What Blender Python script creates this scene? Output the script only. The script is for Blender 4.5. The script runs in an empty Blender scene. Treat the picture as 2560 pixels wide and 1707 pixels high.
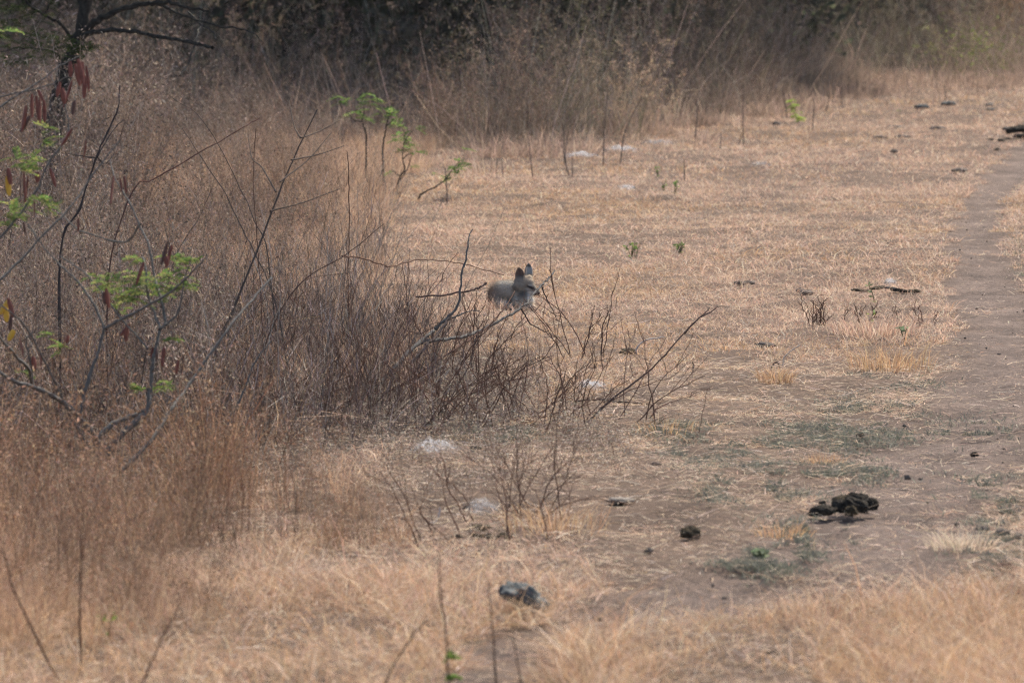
import bpy, math
import numpy as np
from mathutils import Vector, Matrix

R = math.radians
scene = bpy.context.scene
COL = scene.collection

# ------------------------------------------------------------------ camera
CAM_H = 2.5
PITCH = R(5.2)
FPX = 1280 / math.tan(R(6.0))            # focal length in photo pixels (2560 wide)
cam_data = bpy.data.cameras.new('camera')
cam = bpy.data.objects.new('camera', cam_data)
COL.objects.link(cam)
cam.location = (0, 0, CAM_H)
cam.rotation_euler = (R(90) - PITCH, 0, 0)
cam_data.sensor_width = 36
cam_data.lens = 18 / math.tan(R(6.0))
cam_data.clip_start = 0.5
cam_data.clip_end = 6000
cam_data.dof.use_dof = True
cam_data.dof.focus_distance = 26.8
cam_data.dof.aperture_fstop = 5.4
scene.camera = cam

# ------------------------------------------------------------------ world, sun, exposure
SUN_EL, SUN_AZ = R(50), R(28)            # azimuth from +Y (away from the camera) towards +X
world = bpy.data.worlds.new('World')
scene.world = world
world.use_nodes = True
wn = world.node_tree
bg = wn.nodes['Background']
sky = wn.nodes.new('ShaderNodeTexSky')
sky.sky_type = 'NISHITA'
sky.sun_disc = False
sky.sun_elevation = SUN_EL
sky.sun_rotation = SUN_AZ
sky.dust_density = 3.0
wn.links.new(sky.outputs[0], bg.inputs[0])
bg.inputs[1].default_value = 0.15
sd = bpy.data.lights.new('sun', 'SUN')
sd.energy = 4.6
sd.angle = R(0.5)
sd.color = (1.0, 0.935, 0.815)
sun = bpy.data.objects.new('sun', sd)
COL.objects.link(sun)
sun.location = (0, 0, 30)
sv = Vector((math.sin(SUN_AZ) * math.cos(SUN_EL), math.cos(SUN_AZ) * math.cos(SUN_EL), math.sin(SUN_EL)))
sun.rotation_euler = sv.to_track_quat('Z', 'Y').to_euler()
scene.view_settings.view_transform = 'Standard'
scene.view_settings.look = 'None'
scene.view_settings.gamma = 1.0
scene.view_settings.use_curve_mapping = False
scene.view_settings.exposure = 0.82
cy = scene.cycles
cy.use_denoising = True
cy.denoising_prefilter = 'NONE'
cy.denoising_input_passes = 'RGB_ALBEDO_NORMAL'
cy.filter_width = 1.2
cy.sample_clamp_indirect = 3.0
cy.max_bounces = 6
cy.diffuse_bounces = 3
cy.transmission_bounces = 3
cy.transparent_max_bounces = 6
cy.glossy_bounces = 2
cy.caustics_reflective = False
cy.caustics_refractive = False

# ------------------------------------------------------------------ small helpers
def ray(u, v):
    a = (u - 1280) / FPX
    b = -(v - 853.5) / FPX
    cp, sp = math.cos(PITCH), math.sin(PITCH)
    return np.array([a, cp + b * sp, -sp + b * cp])

def gp(u, v):
    d = ray(u, v)
    t = CAM_H / -d[2]
    x, y = d[0] * t, d[1] * t
    return np.array([x, y, float(height(np.array([x]), np.array([y]))[0])])

def at(u, v, Y):
    d = ray(u, v)
    t = Y / d[1]
    return np.array([d[0] * t, Y, CAM_H + d[2] * t])

def dist(v):
    d = ray(1280, v)
    return d[1] * CAM_H / -d[2]

def to_px(x, y):
    cp, sp = math.cos(PITCH), math.sin(PITCH)
    zc = y * cp + CAM_H * sp
    yc = y * sp - CAM_H * cp
    return 1280 + FPX * x / zc, 853.5 - FPX * yc / zc

def vnoise(x, y, s, seed=0):
    x = np.asarray(x) / s + seed * 17.31
    y = np.asarray(y) / s + seed * 9.77
    xi, yi = np.floor(x), np.floor(y)
    fx, fy = x - xi, y - yi
    fx = fx * fx * (3 - 2 * fx)
    fy = fy * fy * (3 - 2 * fy)
    def h(i, j):
        return np.modf(np.abs(np.sin(i * 127.1 + j * 311.7 + seed * 74.7) * 43758.5453))[0]
    return (h(xi, yi) * (1 - fx) + h(xi + 1, yi) * fx) * (1 - fy) + (h(xi, yi + 1) * (1 - fx) + h(xi + 1, yi + 1) * fx) * fy

def inpoly(px, py, poly):
    ins = np.zeros(px.shape, bool)
    n = len(poly)
    for i in range(n):
        x1, y1 = poly[i]
        x2, y2 = poly[(i + 1) % n]
        if y1 == y2:
            continue
        c = ((y1 > py) != (y2 > py)) & (px < (x2 - x1) * (py - y1) / (y2 - y1) + x1)
        ins ^= c
    return ins

PATH = [(2420, 480), (2490, 395), (2560, 350), (2720, 320), (2720, 420), (2570, 440), (2500, 540), (2510, 640),
        (2550, 700), (2620, 800), (2660, 1000), (2600, 1120), (2480, 1280), (2400, 1420), (2250, 1500), (1900, 1545),
        (1640, 1565), (1480, 1610), (1400, 1680), (1410, 2100), (1110, 2100), (1140, 1700), (1180, 1600), (1420, 1555), (1600, 1490), (1760, 1410),
        (1950, 1340), (2080, 1220), (2200, 1080), (2300, 980), (2420, 880), (2380, 780), (2350, 680), (2360, 580)]
SPARSE = [(1560, 1000), (1800, 900), (2050, 930), (2420, 860), (2640, 1000), (2640, 1480), (2300, 1500), (1900, 1500),
          (1560, 1480), (1400, 1300), (1000, 1370), (930, 1250), (1000, 1130), (1300, 1080)]
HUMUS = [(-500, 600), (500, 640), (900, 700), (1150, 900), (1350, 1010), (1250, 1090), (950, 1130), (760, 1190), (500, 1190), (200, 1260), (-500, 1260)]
LEFT = [(-500, 240), (1090, 300), (1090, 410), (1020, 475), (960, 560), (950, 690), (1010, 780), (1060, 860),
        (1090, 950), (1060, 1030), (960, 1090), (800, 1120), (620, 1130), (400, 1180), (-500, 1240)]
BACK = [(-900, 360), (1000, 372), (1180, 385), (1420, 378), (1600, 335), (1750, 310), (1900, 275), (2050, 235), (2200, 205),
        (2620, 180), (3000, 180), (3000, -20), (-900, -20)]
TALL1 = [(-300, 1215), (230, 1215), (480, 1185), (620, 1230), (720, 1330), (700, 1480), (540, 1590), (240, 1660), (-300, 1700)]
TALL2 = [(660, 1270), (840, 1250), (970, 1310), (1010, 1390), (900, 1430), (700, 1400)]
THIN = [(1620, 1610), (1800, 1590), (2010, 1590), (2060, 1660), (2040, 2100), (1480, 2100), (1560, 1680)]
LOWR = [(1400, 1640), (1560, 1575), (1900, 1560), (2240, 1510), (2420, 1460), (2800, 1420), (2800, 2100), (1430, 2100), (1410, 1730)]

def fuzzy(x, y, poly, amt=40, s=0.5, seed=1):
    u, v = to_px(x, y)
    k = np.clip(22.0 / np.maximum(y, 1), 0.25, 1.6)
    u = u + (vnoise(x, y, s, seed) - 0.5) * 2 * amt * k + (vnoise(x, y, s * 0.25, seed + 5) - 0.5) * amt * k
    v = v + (vnoise(x, y, s, seed + 9) - 0.5) * 1.2 * amt * k * 0.5
    return inpoly(u, v, poly)

def height(x, y):
    h = (vnoise(x, y, 2.3, 3) - 0.5) * 0.07 + (vnoise(x, y, 0.7, 4) - 0.5) * 0.03 + (vnoise(x, y, 0.22, 6) - 0.5) * 0.016
    return h

rng = np.random.default_rng(7)

def tag(o, label=None, cat=None, group=None, kind=None):
    if label: o['label'] = label
    if cat: o['category'] = cat
    if group: o['group'] = group
    if kind: o['kind'] = kind
    return o

def empty(name, loc, rz=0):
    o = bpy.data.objects.new(name, None)
    COL.objects.link(o)
    o.location = [float(c) for c in loc]
    o.rotation_euler = (0, 0, rz)
    o.empty_display_size = 0.1
    return o

def mesh_obj(name, V, F, mat, parent=None, fcol=None, smooth=False, origin=None):
    """V n x 3, F m x 4 (or a list of mixed faces); origin: the parent's place, subtracted so parts sit under it."""
    V = np.asarray(V, np.float32)
    if origin is not None:
        V = V - np.asarray(origin, np.float32)
    me = bpy.data.meshes.new(name)
    if isinstance(F, np.ndarray):
        n, k = F.shape
        me.vertices.add(len(V))
        me.vertices.foreach_set('co', V.ravel())
        me.loops.add(n * k)
        me.loops.foreach_set('vertex_index', F.astype(np.int32).ravel())
        me.polygons.add(n)
        me.polygons.foreach_set('loop_start', np.arange(0, n * k, k, dtype=np.int32))
        me.update(calc_edges=True)
    else:
        me.from_pydata([tuple(p) for p in V], [], F)
    if smooth:
        me.polygons.foreach_set('use_smooth', np.ones(len(me.polygons), bool))
    if fcol is not None:
        a = me.attributes.new('tint', 'FLOAT_COLOR', 'FACE')
        c = np.ones((len(me.polygons), 4), np.float32)
        c[:, :3] = fcol
        a.data.foreach_set('color', c.ravel())
    me.materials.append(mat)
    o = bpy.data.objects.new(name, me)
    COL.objects.link(o)
    if parent is not None:
        o.parent = parent
    elif origin is not None:
        o.location = [float(c) for c in origin]
    return o

def soup_obj(name, Q, C, mat, parent=None, origin=None):
    Q = np.asarray(Q, np.float32).reshape(-1, 4, 3)
    return mesh_obj(name, Q.reshape(-1, 3), np.arange(len(Q) * 4, dtype=np.int32).reshape(-1, 4), mat, parent,
                    fcol=np.asarray(C, np.float32).reshape(-1, 3), origin=origin)

def pal(n, cols, w=None, jit=0.12, r=None):
    r = r or rng
    cols = np.asarray(cols, np.float32)
    i = r.choice(len(cols), n, p=None if w is None else np.array(w) / sum(w))
    c = cols[i] * (1 + (r.random((n, 1)) - 0.5) * 2 * jit * 1.6)
    return np.clip(c * (1 + (r.random((n, 3)) - 0.5) * jit), 0.005, 0.95)

# ------------------------------------------------------------------ materials
def new_mat(name):
    m = bpy.data.materials.new(name)
    m.use_nodes = True
    nt = m.node_tree
    for n in list(nt.nodes):
        nt.nodes.remove(n)
    out = nt.nodes.new('ShaderNodeOutputMaterial')
    return m, nt, out

def fibre_mat(name, trans=0.35, gain=1.0, glossy=0.0):
    m, nt, out = new_mat(name)
    at_ = nt.nodes.new('ShaderNodeAttribute'); at_.attribute_name = 'tint'
    d = nt.nodes.new('ShaderNodeBsdfDiffuse')
    t = nt.nodes.new('ShaderNodeBsdfTranslucent')
    mx = nt.nodes.new('ShaderNodeMixShader'); mx.inputs[0].default_value = trans
    src = at_.outputs['Color']
    if gain != 1.0:
        g = nt.nodes.new('ShaderNodeVectorMath'); g.operation = 'SCALE'; g.inputs['Scale'].default_value = gain
        nt.links.new(src, g.inputs[0]); src = g.outputs[0]
    nt.links.new(src, d.inputs['Color']); nt.links.new(src, t.inputs['Color'])
    nt.links.new(d.outputs[0], mx.inputs[1]); nt.links.new(t.outputs[0], mx.inputs[2])
    last = mx.outputs[0]
    if glossy:
        gl = nt.nodes.new('ShaderNodeBsdfGlossy'); gl.inputs['Roughness'].default_value = 0.4
        m2 = nt.nodes.new('ShaderNodeMixShader'); m2.inputs[0].default_value = glossy
        nt.links.new(last, m2.inputs[1]); nt.links.new(gl.outputs[0], m2.inputs[2]); last = m2.outputs[0]
    nt.links.new(last, out.inputs['Surface'])
    return m

def rough_mat(name, c1, c2, scale=20, bump=0.3, rough=0.85, spec=0.2, c3=None, detail=6):
    m, nt, out = new_mat(name)
    p = nt.nodes.new('ShaderNodeBsdfPrincipled')
    p.inputs['Roughness'].default_value = rough
    p.inputs['Specular IOR Level'].default_value = spec
    tc = nt.nodes.new('ShaderNodeTexCoord')
    n1 = nt.nodes.new('ShaderNodeTexNoise'); n1.inputs['Scale'].default_value = scale; n1.inputs['Detail'].default_value = detail
    n1.inputs['Roughness'].default_value = 0.65
    nt.links.new(tc.outputs['Object'], n1.inputs['Vector'])
    cr = nt.nodes.new('ShaderNodeValToRGB')
    cr.color_ramp.elements[0].position = 0.33; cr.color_ramp.elements[0].color = (*c1, 1)
    cr.color_ramp.elements[1].position = 0.67; cr.color_ramp.elements[1].color = (*c2, 1)
    if c3:
        e = cr.color_ramp.elements.new(0.74); e.color = (*c3, 1)
    nt.links.new(n1.outputs['Fac'], cr.inputs[0])
    nt.links.new(cr.outputs[0], p.inputs['Base Color'])
    if bump:
        n2 = nt.nodes.new('ShaderNodeTexNoise'); n2.inputs['Scale'].default_value = scale * 2.3; n2.inputs['Detail'].default_value = 8
        nt.links.new(tc.outputs['Object'], n2.inputs['Vector'])
        b = nt.nodes.new('ShaderNodeBump'); b.inputs['Strength'].default_value = bump; b.inputs['Distance'].default_value = 0.02
        nt.links.new(n2.outputs['Fac'], b.inputs['Height']); nt.links.new(b.outputs[0], p.inputs['Normal'])
    nt.links.new(p.outputs[0], out.inputs['Surface'])
    return m

M_GRASS = fibre_mat('dry_grass_blades', 0.38)
M_WEED = fibre_mat('dry_weed_fibre', 0.30)
M_LEAF = fibre_mat('leaf_green', 0.5)
M_TWIG = fibre_mat('twig_bark', 0.0)
M_BARK = rough_mat('grey_bark', (0.07, 0.062, 0.055), (0.16, 0.148, 0.135), 60, 0.5)
M_DARKBARK = rough_mat('dark_bark', (0.018, 0.016, 0.014), (0.05, 0.045, 0.04), 30, 0.6)
M_STONE = rough_mat('grey_stone', (0.035, 0.04, 0.041), (0.085, 0.092, 0.092), 30, 0.6, 0.8, 0.3, c3=(0.28, 0.29, 0.29))
M_STONEP = rough_mat('pale_stone', (0.11, 0.092, 0.078), (0.22, 0.19, 0.16), 30, 0.6, 0.85, 0.2)
M_DUNG = rough_mat('dark_dung', (0.018, 0.0155, 0.0125), (0.062, 0.052, 0.042), 55, 1.0, 0.95, 0.08)
M_DUNGB = rough_mat('brown_dung', (0.03, 0.022, 0.014), (0.09, 0.07, 0.045), 60, 0.9, 0.9, 0.1)
M_CLOD = rough_mat('soil_clod', (0.07, 0.057, 0.048), (0.16, 0.13, 0.11), 30, 0.8, 0.95, 0.1)
M_PODR = rough_mat('brown_seed_pod', (0.10, 0.022, 0.016), (0.20, 0.055, 0.035), 40, 0.2, 0.45, 0.5)
M_PODD = rough_mat('dark_seed_pod', (0.05, 0.024, 0.02), (0.10, 0.045, 0.036), 40, 0.2, 0.5, 0.4)
M_PODY = rough_mat('yellow_seed_pod', (0.5, 0.27, 0.02), (0.62, 0.38, 0.04), 40, 0.2, 0.45, 0.5)

# ------------------------------------------------------------------ ground
def build_ground():
    xs = np.concatenate([[-3000, -800, -200, -60, -25, -15], np.arange(-11, 11.01, 0.11), [15, 25, 60, 200, 800, 3000]])
    ys = np.concatenate([[-3000, -600, -100, -20, 0, 6, 10], np.arange(12, 24, 0.06), np.arange(24, 40, 0.1), np.arange(40, 80, 0.25),
                         [85, 95, 120, 200, 600, 3000]])
    X, Y = np.meshgrid(xs, ys)
    x, y = X.ravel(), Y.ravel()
    near = ((np.abs(x) < 12) & (y > 11) & (y < 82)).astype(float)
    path = (fuzzy(x, np.maximum(y, 9), PATH, 58, 0.35, 2) & (near > 0)).astype(float)
    p2 = path.reshape(X.shape)
    for _ in range(4):
        q = p2.copy(); q[1:-1, 1:-1] = (p2[1:-1, 1:-1] * 2 + p2[:-2, 1:-1] + p2[2:, 1:-1] + p2[1:-1, :-2] + p2[1:-1, 2:]) / 6; p2 = q
    path = p2.ravel()
    fine = (vnoise(x, y, 0.13, 11) - 0.5) * 0.02 + (vnoise(x, y, 0.27, 12) - 0.5) * 0.03
    z = (height(x, y) + fine) * near - path * 0.025
    V = np.stack([x, y, z], 1)
    nx, ny = len(xs), len(ys)
    i = np.arange(nx * ny).reshape(ny, nx)
    F = np.stack([i[:-1, :-1], i[:-1, 1:], i[1:, 1:], i[1:, :-1]], -1).reshape(-1, 4)
    m, nt, out = new_mat('bare_soil')
    p = nt.nodes.new('ShaderNodeBsdfPrincipled'); p.inputs['Roughness'].default_value = 0.95; p.inputs['Specular IOR Level'].default_value = 0.1
    tc = nt.nodes.new('ShaderNodeTexCoord')
    def noise(sc, det, rough=0.6):
        n = nt.nodes.new('ShaderNodeTexNoise'); n.inputs['Scale'].default_value = sc; n.inputs['Detail'].default_value = det
        n.inputs['Roughness'].default_value = rough
        nt.links.new(tc.outputs['Object'], n.inputs['Vector']); return n
    def ramp(src, stops):
        r_ = nt.nodes.new('ShaderNodeValToRGB')
        e = r_.color_ramp.elements
        e[0].position, e[0].color = stops[0][0], (*stops[0][1], 1)
        e[1].position, e[1].color = stops[1][0], (*stops[1][1], 1)
        for s in stops[2:]:
            k = e.new(s[0]); k.color = (*s[1], 1)
        nt.links.new(src, r_.inputs[0]); return r_
    nA = noise(2.2, 8, 0.7)
    soil = ramp(nA.outputs['Fac'], [(0.32, (0.078, 0.058, 0.049)), (0.68, (0.20, 0.15, 0.125)), (0.5, (0.138, 0.103, 0.087))])
    thatch = ramp(nA.outputs['Fac'], [(0.32, (0.07, 0.049, 0.038)), (0.68, (0.175, 0.122, 0.091))])
    at_ = nt.nodes.new('ShaderNodeAttribute'); at_.attribute_name = 'path'
    mx = nt.nodes.new('ShaderNodeMix'); mx.data_type = 'RGBA'
    nt.links.new(at_.outputs['Fac'], mx.inputs['Factor'])
    nt.links.new(thatch.outputs[0], mx.inputs['A']); nt.links.new(soil.outputs[0], mx.inputs['B'])
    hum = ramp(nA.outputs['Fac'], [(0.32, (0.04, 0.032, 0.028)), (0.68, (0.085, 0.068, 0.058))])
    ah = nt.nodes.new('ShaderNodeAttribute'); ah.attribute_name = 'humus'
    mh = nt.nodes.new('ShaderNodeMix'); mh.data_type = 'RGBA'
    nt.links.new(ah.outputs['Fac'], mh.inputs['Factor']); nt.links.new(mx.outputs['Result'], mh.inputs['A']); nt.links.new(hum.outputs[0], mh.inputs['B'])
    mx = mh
    nB = noise(38, 8, 0.8)
    sp = ramp(nB.outputs['Fac'], [(0.36, (0.55, 0.55, 0.57)), (0.64, (1.3, 1.27, 1.22))])
    mul = nt.nodes.new('ShaderNodeMix'); mul.data_type = 'RGBA'; mul.blend_type = 'MULTIPLY'; mul.inputs['Factor'].default_value = 1
    nt.links.new(mx.outputs['Result'], mul.inputs['A']); nt.links.new(sp.outputs[0], mul.inputs['B'])
    nt.links.new(mul.outputs['Result'], p.inputs['Base Color'])
    nC = noise(28, 10, 0.75)
    b = nt.nodes.new('ShaderNodeBump'); b.inputs['Strength'].default_value = 0.9; b.inputs['Distance'].default_value = 0.03
    nt.links.new(nC.outputs['Fac'], b.inputs['Height']); nt.links.new(b.outputs[0], p.inputs['Normal'])
    nt.links.new(p.outputs[0], out.inputs['Surface'])
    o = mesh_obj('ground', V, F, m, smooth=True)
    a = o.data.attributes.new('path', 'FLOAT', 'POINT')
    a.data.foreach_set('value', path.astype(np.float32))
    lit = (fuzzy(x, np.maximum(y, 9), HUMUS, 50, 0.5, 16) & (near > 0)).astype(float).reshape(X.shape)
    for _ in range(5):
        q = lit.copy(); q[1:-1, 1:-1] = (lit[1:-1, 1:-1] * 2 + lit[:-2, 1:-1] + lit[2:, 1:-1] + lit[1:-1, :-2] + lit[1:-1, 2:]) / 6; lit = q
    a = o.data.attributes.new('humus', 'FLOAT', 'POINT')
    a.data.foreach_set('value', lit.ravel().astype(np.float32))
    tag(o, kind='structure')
    return o
build_ground()

# ------------------------------------------------------------------ blades
def blades(b, L, w, e0, e1, cols, az=None, r=None):
    """b n x 3 base; L, w, e0, e1 arrays (length, width, first and second elevation). Two quads each."""
    r = r or rng
    n = len(b)
    if az is None:
        az = r.random(n) * 2 * math.pi
    h = np.stack([np.cos(az), np.sin(az), np.zeros(n)], 1)
    up = np.array([0, 0, 1.0])
    def d(e):
        return h * np.cos(e)[:, None] + up * np.sin(e)[:, None]
    p1 = b + d(e0) * (L * 0.5)[:, None]
    az2 = az + (r.random(n) - 0.5) * 1.0
    h = np.stack([np.cos(az2), np.sin(az2), np.zeros(n)], 1)
    p2 = p1 + d(e1) * (L * 0.5)[:, None]
    th = r.random(n) * 2 * math.pi
    s = np.stack([np.cos(th), np.sin(th), (r.random(n) - 0.5) * 1.2], 1)
    s *= (w * 0.5)[:, None]
    s1, s2 = s * 0.8, s * 0.25
    Q = np.stack([np.stack([b - s, b + s, p1 + s1, p1 - s1], 1), np.stack([p1 - s1, p1 + s1, p2 + s2, p2 - s2], 1)], 1)
    C = np.repeat(cols[:, None, :], 2, 1)
    return Q.astype(np.float32).reshape(-1, 4, 3), C.astype(np.float32).reshape(-1, 3)

def scatter(y0, y1, dens, margin=1.0, r=None):
    """uniform random ground points in the wedge the camera sees (a bit wider), dens per square metre"""
    r = r or rng
    w1 = 0.1055 * y1 + margin
    n = int(dens * (y1 - y0) * 2 * w1)
    y = y0 + r.random(n) * (y1 - y0)
    x = (r.random(n) * 2 - 1) * w1
    k = np.abs(x) < 0.1055 * y + margin
    return x[k], y[k]

STRAW = [(0.60, 0.435, 0.325), (0.53, 0.37, 0.27), (0.66, 0.51, 0.40), (0.34, 0.24, 0.18), (0.54, 0.35, 0.255), (0.44, 0.275, 0.2)]
ORANGE = [(0.53, 0.34, 0.195), (0.46, 0.28, 0.155), (0.58, 0.42, 0.27), (0.33, 0.195, 0.115), (0.42, 0.29, 0.185)]
PALE = [(0.61, 0.48, 0.355), (0.69, 0.57, 0.44), (0.5, 0.395, 0.295)]
GREYG = [(0.16, 0.16, 0.13), (0.21, 0.2, 0.165), (0.12, 0.125, 0.10), (0.28, 0.25, 0.2)]
WEEDC = [(0.19, 0.15, 0.126), (0.28, 0.226, 0.189), (0.105, 0.082, 0.07), (0.40, 0.33, 0.277), (0.205, 0.148, 0.118)]
TWIGC = [(0.125, 0.082, 0.062), (0.17, 0.118, 0.092), (0.085, 0.06, 0.048), (0.22, 0.165, 0.132), (0.15, 0.085, 0.06)]
BROWNG = [(0.40, 0.27, 0.18), (0.33, 0.21, 0.14), (0.47, 0.34, 0.24), (0.25, 0.165, 0.12), (0.52, 0.39, 0.28)]

def build_field():
    Qs, Cs = [], []
    for (y0, y1, dens, w) in [(13.2, 17, 5600, 0.0026), (17, 21, 6000, 0.0028), (21, 26, 5400, 0.003), (26, 33, 4400, 0.0036),
                              (33, 43, 2900, 0.0045), (43, 56, 1500, 0.006), (56, 72, 600, 0.009)]:
        x, y = scatter(y0, y1, dens / 7)
        x, y = np.repeat(x, 7), np.repeat(y, 7)
        tuft_id = np.arange(len(x)) // 7
        tv = rng.random(len(x) // 7 + 1)[tuft_id]
        sp_ = 0.016 + 0.03 * np.modf(tv * 7.3)[0]
        x = x + rng.normal(0, 1, len(x)) * sp_; y = y + rng.normal(0, 1, len(x)) * sp_
        path = fuzzy(x, y, PATH, 58, 0.35, 2)
        sparse = fuzzy(x, y, SPARSE, 60, 0.5, 3)
        left = fuzzy(x, y, LEFT, 40, 0.5, 4)
        back = fuzzy(x, y, BACK, 25, 0.6, 5)
        lowr = fuzzy(x, y, LOWR, 40, 0.4, 6)
        c1 = vnoise(x, y * 0.45, 0.26, 21); c2 = vnoise(x, y * 0.45, 0.8, 22); c3 = vnoise(x, y, 0.10, 23); c4 = vnoise(x, y, 2.4, 24)
        thin = fuzzy(x, y, THIN, 50, 0.3, 14)
        cl = 0.40 * c1 + 0.28 * c2 + 0.32 * c3
        bare = 0.5 * vnoise(x, y * 0.4, 0.45, 25) + 0.3 * vnoise(x, y * 0.5, 0.14, 26) + 0.2 * c4
        keep = np.clip((cl - 0.14) * 3.2, 0.35, 1)
        keep = np.where(bare < 0.37, keep * 0.3, keep)
        keep = np.maximum(keep, 0.68 * np.clip((y - 23) / 9, 0, 1))
        keep = np.where(sparse, np.clip((cl - 0.33) * 3.8, 0.06, 1.0), keep)
        keep = np.where(path, np.clip((cl - 0.47) * 1.9, 0.015, 0.45) * np.clip(1.6 - y / 28, 0.25, 1), keep)
        keep = np.where(left, 0.22, keep)
        keep = np.where(fuzzy(x, y, HUMUS, 50, 0.5, 16), 0.05, keep)
        keep = np.where(back, 0.35, keep)
        lowr = lowr & ~path
        keep = np.where(lowr & ~thin, np.clip((cl - 0.2) * 3, 0.15, 1), keep)
        keep = np.where(thin, np.clip((cl - 0.35) * 2.4, 0.05, 0.7), keep)
        lowr = lowr & ~thin
        k = np.modf(tv * 13.7 + 0.25 * rng.random(len(x)))[0] < keep
        x, y, sparse, lowr, cl, c2, c4, path, left, tv = [a[k] for a in (x, y, sparse, lowr, cl, c2, c4, path, left, tv)]
        n = len(x)
        z = height(x, y) - 0.01 - path * 0.02
        L = (0.018 + 0.036 * rng.random(n) + 0.05 * rng.random(n) ** 8) * (0.5 + 1.1 * cl) * (0.7 + 0.8 * tv)
        L = np.where(sparse | path, L * 0.8, L)
        L = np.where(lowr, L * 3.4 * (0.5 + c2), L)
        near = y < 17.6
        L = np.where(near & ~path & ~lowr & ~sparse, L * 2.2, L)
        e0 = R(5) + rng.random(n) ** 1.3 * R(70)
        e0 = np.where(sparse | path, e0 * 0.45, e0)
        e1 = e0 * 0.55 - R(10) * rng.random(n)
        col = pal(n, STRAW, (3, 3, 2, 2, 2.5, 2))
        oc = pal(n, ORANGE)
        fo = np.clip((18.2 - y) / 3.0, 0, 0.65)
        fo = np.maximum(fo, np.clip((vnoise(x, y, 1.4, 31) - 0.5) * 1.6, 0, 0.55))
        col = np.where((rng.random(n) < fo)[:, None], oc, col)
        pc = pal(n, PALE)
        col = np.where((rng.random(n) < np.where(sparse, 0.42, 0.14))[:, None], pc, col)
        col = np.clip(col * (0.72 + 0.52 * np.modf(tv * 31.7)[0])[:, None], 0.01, 0.9)
        b = np.stack([x, y, z], 1)
        Q, C = blades(b, L, np.full(n, w) * (0.7 + 0.6 * rng.random(n)), e0, e1, col)
        Qs.append(Q); Cs.append(C)
    o = soup_obj('dry_grass', np.concatenate(Qs), np.concatenate(Cs), M_GRASS)
    tag(o, 'short tan dry grass matted over the open ground', 'grass', kind='stuff')
build_field()

def build_green():
    Qs, Cs = [], []
    spots = [(2150, 1030, 170, 40), (1990, 1100, 160, 40), (2040, 1190, 230, 45), (1890, 1250, 150, 50), (2240, 960, 120, 25), (1800, 1140, 150, 35),
             (2490, 1260, 100, 60), (2520, 1390, 110, 60), (2050, 1340, 120, 35), (1980, 1390, 120, 40), (2440, 1080, 130, 40), (2300, 930, 90, 18),
             (1700, 1080, 120, 25), (2560, 640, 40, 60), (1250, 1095, 120, 25), (1900, 1430, 120, 25), (2090, 1090, 200, 50)]
    for (u, v, a, b) in spots:
        n = int(a * b * 0.55)
        uu = u + rng.normal(0, a * 0.5, n); vv = v + rng.normal(0, b * 0.5, n)
        P = np.array([gp(p, q)[:2] for p, q in zip(uu, vv)])
        x, y = P[:, 0], P[:, 1]
        k = vnoise(x, y, 0.10, 41) * 0.6 + vnoise(x, y, 0.35, 42) * 0.4 > 0.53
        x, y = x[k], y[k]; n = len(x)
        B = np.stack([x, y, height(x, y) - 0.005], 1)
        Q, C = blades(B, 0.02 + 0.035 * rng.random(n), np.full(n, 0.0045), R(15) + rng.random(n) * R(60), rng.random(n) * R(50),
                      pal(n, GREYG, (3, 2, 3, 1)))
        Qs.append(Q); Cs.append(C)
    o = soup_obj('green_ground_cover', np.concatenate(Qs), np.concatenate(Cs), M_GRASS)
    tag(o, 'low grey green grass in patches on the bare soil', 'ground cover', kind='stuff')
build_green()

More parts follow.
